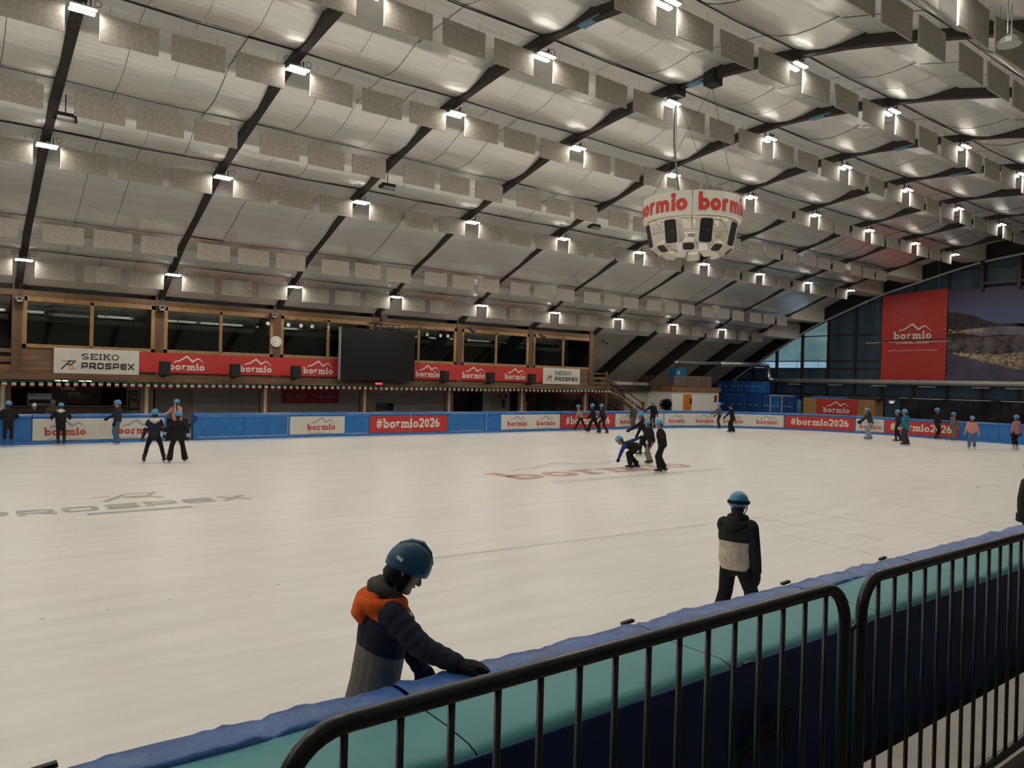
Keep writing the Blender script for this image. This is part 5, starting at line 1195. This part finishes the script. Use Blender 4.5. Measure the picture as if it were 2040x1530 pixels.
person('tall person in black holding the barrier with outstretched arm', 36.45, 32.55, 155, 1.82, hl=(-.32, .0, .80), hr=(.55, .05, 1.12), lean=4, side=6, hy=15, hem=-.12)
# ---- group at the centre mark
person('skater in black bending forward with arm stretched left, rear of the centre group', 22.2, 20.25, 84, 1.80, lean=28, pel=(0, -.1, .93), hl=(-.28, .62, .98), hr=(.1, .3, .80), fl=(-.1, .14, 6), fr=(.12, -.16, 12), hem=-.08, hp=5, hood='black')
person('skater in black top and beige trousers in the centre group', 20.1, 18.05, 115, 1.62, tr='lilac', legs='loose', lean=14, pel=(0, -.04, .94), hl=(-.28, .15, .85), hr=(.25, .2, .85), fl=(-.1, .1, 10), fr=(.14, -.1, 12), hem=-.1, hp=20, bulk=1.22, skin=m_skin2)
person('skater in black with hands in pockets, front of the centre group', 18.5, 16.1, 100, 1.74, lean=10, hl=(-.24, .06, .92), hr=(.25, .04, .90), fl=(-.16, .10, 8), fr=(.18, -.12, 16), hem=-.10, hp=18, bulk=1.22, legs='loose', pel=(0, 0, .95), elbow=[(-1, -.6, 0), (1, -.9, 0)])
person('skater in blue sleeves and black vest bending to touch the ice', 18.42, 17.25, 88, 1.70, sleeve='blue', lean=82, pel=(0, -.12, .80), hl=(-.12, .62, .10), hr=(.30, -.42, 1.20), fl=(-.10, .10, 10), fr=(.13, -.12, 14), hp=35, hem=-.02, elbow=[(-.6, .6, 0), (.5, 0, .5)], legs='loose')
# ---- right part of the rink
person('skater in grey jacket resting one arm on the barrier below the mats', 41.45, 31.2, 92, 1.74, jk='grey', tr='charcoal', lean=6, hl=(-.22, .3, .95), hr=(.10, .50, 1.05), hem=-.1, legs='loose')
person('skater in long black outfit without blue helmet, arm forward', 38.83, 28.3, 84, 1.74, helm='black', legs='wide', lean=10, hl=(-.2, .50, .92), hr=(.22, -.12, .86), hair='dark', hem=-.16, fl=(-.1, .12, 6), fr=(.1, -.08, 6))
person('skater in slate jacket and pale jeans leaning with both arms forward', 42.2, 21.5, 88, 1.86, jk='dgrey', tr='pale', legs='wide', lean=22, pel=(0, -.06, .95), hl=(-.28, .60, .92), hr=(.22, .45, .95), fl=(-.08, .10, 5), fr=(.1, -.05, 8), hood='dgrey')
person('skater in dark clothes half hidden behind the teal jacket', 42.15, 19.85, 90, 1.78, jk='charcoal', hl=(-.2, .15, .85), hr=(.2, .0, .85), fl=(-.08, .12, 6), fr=(.1, -.1, 6), lean=8)
person('skater in teal hooded jacket and dark grey ski trousers', 39.75, 18.35, 80, 1.88, jk='teal', tr='dgrey', legs='snow', hem=-.16, hood='teal', hl=(-.2, .25, .92), hr=(.2, .22, .95), gl='white', lean=8, fl=(-.1, .06, 4), fr=(.12, -.08, 8), bulk=1.2)
person('tall person in black standing against the red banner, hands at waist', 47.15, 20.0, -70, 1.86, hl=(-.17, .20, .98), hr=(.17, .20, .98), gl=None, lean=0, hy=10, hem=-.1, fl=(-.1, 0, 8), fr=(.1, 0, 8))
person('child in beige overalls with blue boots at the red banner', 46.95, 19.05, -78, 1.66, jk='taupe', tr='taupe', legs='snow', hl=(-.2, .45, 1.08), hr=(.2, .25, .95), boots='blue', lean=4, hood='taupe', gl=None, hem=-.05)
person('girl in pink jacket and blue jeans facing the camera at the right', 41.05, 15.75, 180, 1.66, jk='pink', tr='jeans', legs='loose', hl=(-.36, .08, .74), hr=(.36, .08, .74), boots='white', gl='white', scarf='dgrey', bulk=1.25, hem=-.12, lean=2, fl=(-.12, 0, 12), fr=(.12, .02, 14),
       extra=dict(fn=lambda i: (MB().loft([i['hc'] + i['up'] * .045 * i['s'] + i['hx'] * (.107 * i['s'] * cos(g)) + i['hf'] * (.130 * i['s'] * sin(g)) for g in [.4 + 2.3 * k / 8 for k in range(9)]], .018 * i['s'], n=6, cap=False).build('helmet_band', m_pwhite, i['t'], local=True),
                                MB().obox(i['pe'] + i['d'] * .16 * i['s'] + i['fw'] * .135 * i['s'], i['rx'] * .055 * i['s'], i['d'] * .20 * i['s'], i['fw'] * .012 * i['s']).build('sweater_front', K['white'], i['t'], local=True))))
person('girl in mauve jacket and black leggings at the right edge', 42.8, 14.4, 50, 1.76, jk='mauve', legs='slim', hl=(-.30, .05, .80), hr=(.28, .0, .82), boots='white', gl='navy', hood='mauve', hem=-.14, bulk=1.08, lean=2)
person('person in dark coat cut off by the right frame edge', 13.98, 4.5, -60, 1.76, jk='black', hem=-.22, bulk=1.15, legs='loose', hl=(-.34, .05, .85), hr=(.3, .05, .85))
# ---- foreground
def reg_boy(c, i):
    s = i['s']
    for q in range(2):
        for p0, p1 in ((i['sh'][q], i['el'][q]), (i['el'][q], i['wr'][q])):
            v = p1 - p0; u = max(.10 if p0 is i['sh'][q] else 0, min(1, (c - p0).dot(v) / v.length_squared))
            if (c - p0 - v * u).length < .100 * s: return 1
    h = (c - i['pe']).dot(i['d']) / s; f = (c - i['pe']).dot(i['fw']) / s
    if h > .375 - f * .10: return 0
    if h > .175 - f * .18: return 1
    return 2
def boy_extra(i):
    s, t = i['s'], i['t']; nb_, d, fw, rx, hc, up, hf, hx = (i[k] for k in ('nb', 'd', 'fw', 'rx', 'hc', 'up', 'hf', 'hx'))
    mb = MB(); c = nb_ - d * .045 * s - fw * .045 * s      # orange outer hood lying on the back
    mb.loft([c + rx * (.135 * s * cos(g)) + (fw * .115 * s + d * .0 * s) * sin(g) + d * (.012 * s * sin(2 * g)) for g in [2 * pi * k / 20 for k in range(20)]], .052 * s, n=12, closed=True, cap=False)
    mb.loft([c - fw * .05 * s + d * .045 * s, c - fw * .115 * s - d * .015 * s, c - fw * .125 * s - d * .085 * s, c - fw * .10 * s - d * .13 * s], [.12 * s, .13 * s, .11 * s, .06 * s], [.05 * s, .06 * s, .055 * s, .03 * s], side=rx, n=14)
    voxel('hood', mb, K['orange'], t, .010, 3)
    mb = MB(); c = nb_ + d * .028 * s - fw * .035 * s      # grey inner hood
    mb.loft([c + rx * (.092 * s * cos(g)) + (fw * .085 * s - d * .035 * s) * sin(g) + d * .01 * s * cos(2 * g) for g in [2 * pi * k / 18 for k in range(18)]], .040 * s, n=10, closed=True, cap=False)
    mb.loft([c - fw * .03 * s + d * .05 * s, c - fw * .075 * s + d * .02 * s, c - fw * .09 * s - d * .04 * s], [.085 * s, .085 * s, .06 * s], [.045 * s, .045 * s, .03 * s], side=rx, n=12)
    voxel('inner_hood', mb, cloth('hood_grey', (.085, .078, .075)), t, .010, 3)
    MB().tube([nb_ + fw * .115 * s - d * .05 * s + rx * .05 * s, nb_ + fw * .165 * s - d * .11 * s + rx * .05 * s, nb_ + fw * .15 * s - d * .19 * s + rx * .05 * s], .004, 6).build('drawstring', K['grey'], t, smooth=True, local=True)
    MB().loft([hc - hf * .05 * s + up * .03 * s, hc - hf * .055 * s - up * .07 * s, hc - hf * .03 * s - up * .115 * s], [.088 * s, .082 * s, .066 * s], [.062 * s, .062 * s, .05 * s], side=hx, n=12).build('hair', m_hd, t, smooth=True, local=True)
    for q in (-1, 1): MB().loft([hc + hx * (q * .076 * s) + up * .01 * s, hc + hx * (q * .074 * s) - up * .06 * s + hf * .015 * s, hc + hx * (q * .045 * s) - up * .115 * s + hf * .04 * s], [.046 * s, .042 * s, .022 * s], [.022 * s, .020 * s, .014 * s], side=hf, n=8).build('ear_flap', K['black'], t, smooth=True, local=True)
    MB().loft([hc + up * .115 * s + hf * .118 * s, hc + up * .165 * s + hf * .07 * s, hc + up * .190 * s, hc + up * .165 * s - hf * .07 * s, hc + up * .115 * s - hf * .118 * s], [.020 * s, .030 * s, .034 * s, .030 * s, .020 * s], [.012 * s, .014 * s, .016 * s, .014 * s, .012 * s], side=hx, n=12).build('helmet_crest', m_helmd, t, smooth=True, local=True)
    MB().obox(hc + hx * .096 * s - hf * .080 * s + up * .05 * s, (hf * .020 + hx * .014) * s, (hx * .004 - hf * .003) * s, up * .010 * s).build('label_tag', m_pwhite, t, local=True)
person('boy in orange hood and navy-grey jacket leaning on the near barrier', 2.24, 4.17, -84, 1.79, jk='orange', jmats=['orange', 'navy', 'taupe'], region=reg_boy, cuts=[(.375, .10), (.175, .18)], tr='black', legs='snow', hem=-.16, lean=9, pel=(0, -.03, .97), hl=(-.16, .28, .92), hr=(.47, .40, 1.172), hy=6, hp=34,
       gl='black', helm='deep', bulk=1.24, quilt=True, hd=1, vs=.016, extra=dict(fn=boy_extra, hdir=[None, ((.15, 1, -.06), (.0, -.05, -1))]), elbow=[(-.6, -.6, -.3), (.35, -.55, -1.0)])
def reg_two(c, i):
    s = i['s']
    for q in range(2):
        for p0, p1 in ((i['sh'][q], i['el'][q]), (i['el'][q], i['wr'][q])):
            v = p1 - p0; u = max(.15 if p0 is i['sh'][q] else 0, min(1, (c - p0).dot(v) / v.length_squared))
            if (c - p0 - v * u).length < .090 * s: return 0
    return 0 if (c - i['pe']).dot(i['d']) / s > .245 else 1
def two_extra(i):
    s, t, hc, up, hf, hx, nb_, d, fw = (i[k] for k in ('s', 't', 'hc', 'up', 'hf', 'hx', 'nb', 'd', 'fw'))
    gog = [hc + up * .034 * s + hx * (.126 * s * cos(g)) + hf * (.152 * s * sin(g)) for g in [2 * pi * k / 24 for k in range(24)]]
    MB().loft(gog, .022 * s, .009 * s, side=(0, 0, 1), n=8, closed=True, cap=False).build('goggle_strap', K['black'], t, smooth=True, local=True)
    MB().loft([hc + hf * .138 * s + up * .045 * s - hx * .07 * s, hc + hf * .155 * s + up * .045 * s, hc + hf * .138 * s + up * .045 * s + hx * .07 * s], [.035 * s, .04 * s, .035 * s], [.02 * s, .022 * s, .02 * s], side=(0, 0, 1), n=8).build('goggles', M('goggle_red', (.25, .02, .02), .3), t, smooth=True, local=True)
    MB().loft([hc - hf * .06 * s - up * .02 * s, hc - hf * .055 * s - up * .09 * s, nb_ + d * .0], [.078 * s, .07 * s, .072 * s], [.05 * s, .05 * s, .06 * s], side=hx, n=12).build('hair', m_hd, t, smooth=True, local=True)
    rx = i['rx']; MB().loft([nb_ + d * .025 * s + rx * (.085 * s * cos(g)) + fw * (.082 * s * sin(g)) for g in [2 * pi * k / 16 for k in range(16)]], .05 * s, n=10, closed=True, cap=False).build('collar', K['charcoal'], t, smooth=True, local=True)
    MB().obox(hc - hf * .098 * s - up * .022 * s - hx * .055 * s, hx * .022 * s + hf * -.008 * s, hf * .004 * s, up * .012 * s).build('label_tag', m_pwhite, t, local=True)
person('skater in black and cream hoodie with goggles on a blue helmet', 7.12, 5.1, -22, 1.64, jk='charcoal', jmats=['charcoal', 'cream'], region=reg_two, cuts=[(.245, 0)], tr='black', legs='loose', hem=-.10, lean=5, pel=(0, 0, .95), hl=(-.14, .30, .86), hr=(.28, .03, .74), fl=(-.20, -.06, 12), fr=(.17, .12, 6), hy=-8, hp=4,
       gl='black', hood='charcoal', bulk=1.30, hd=1, vs=.016, extra=dict(fn=two_extra))

bpy.data.scenes.remove(TMP)
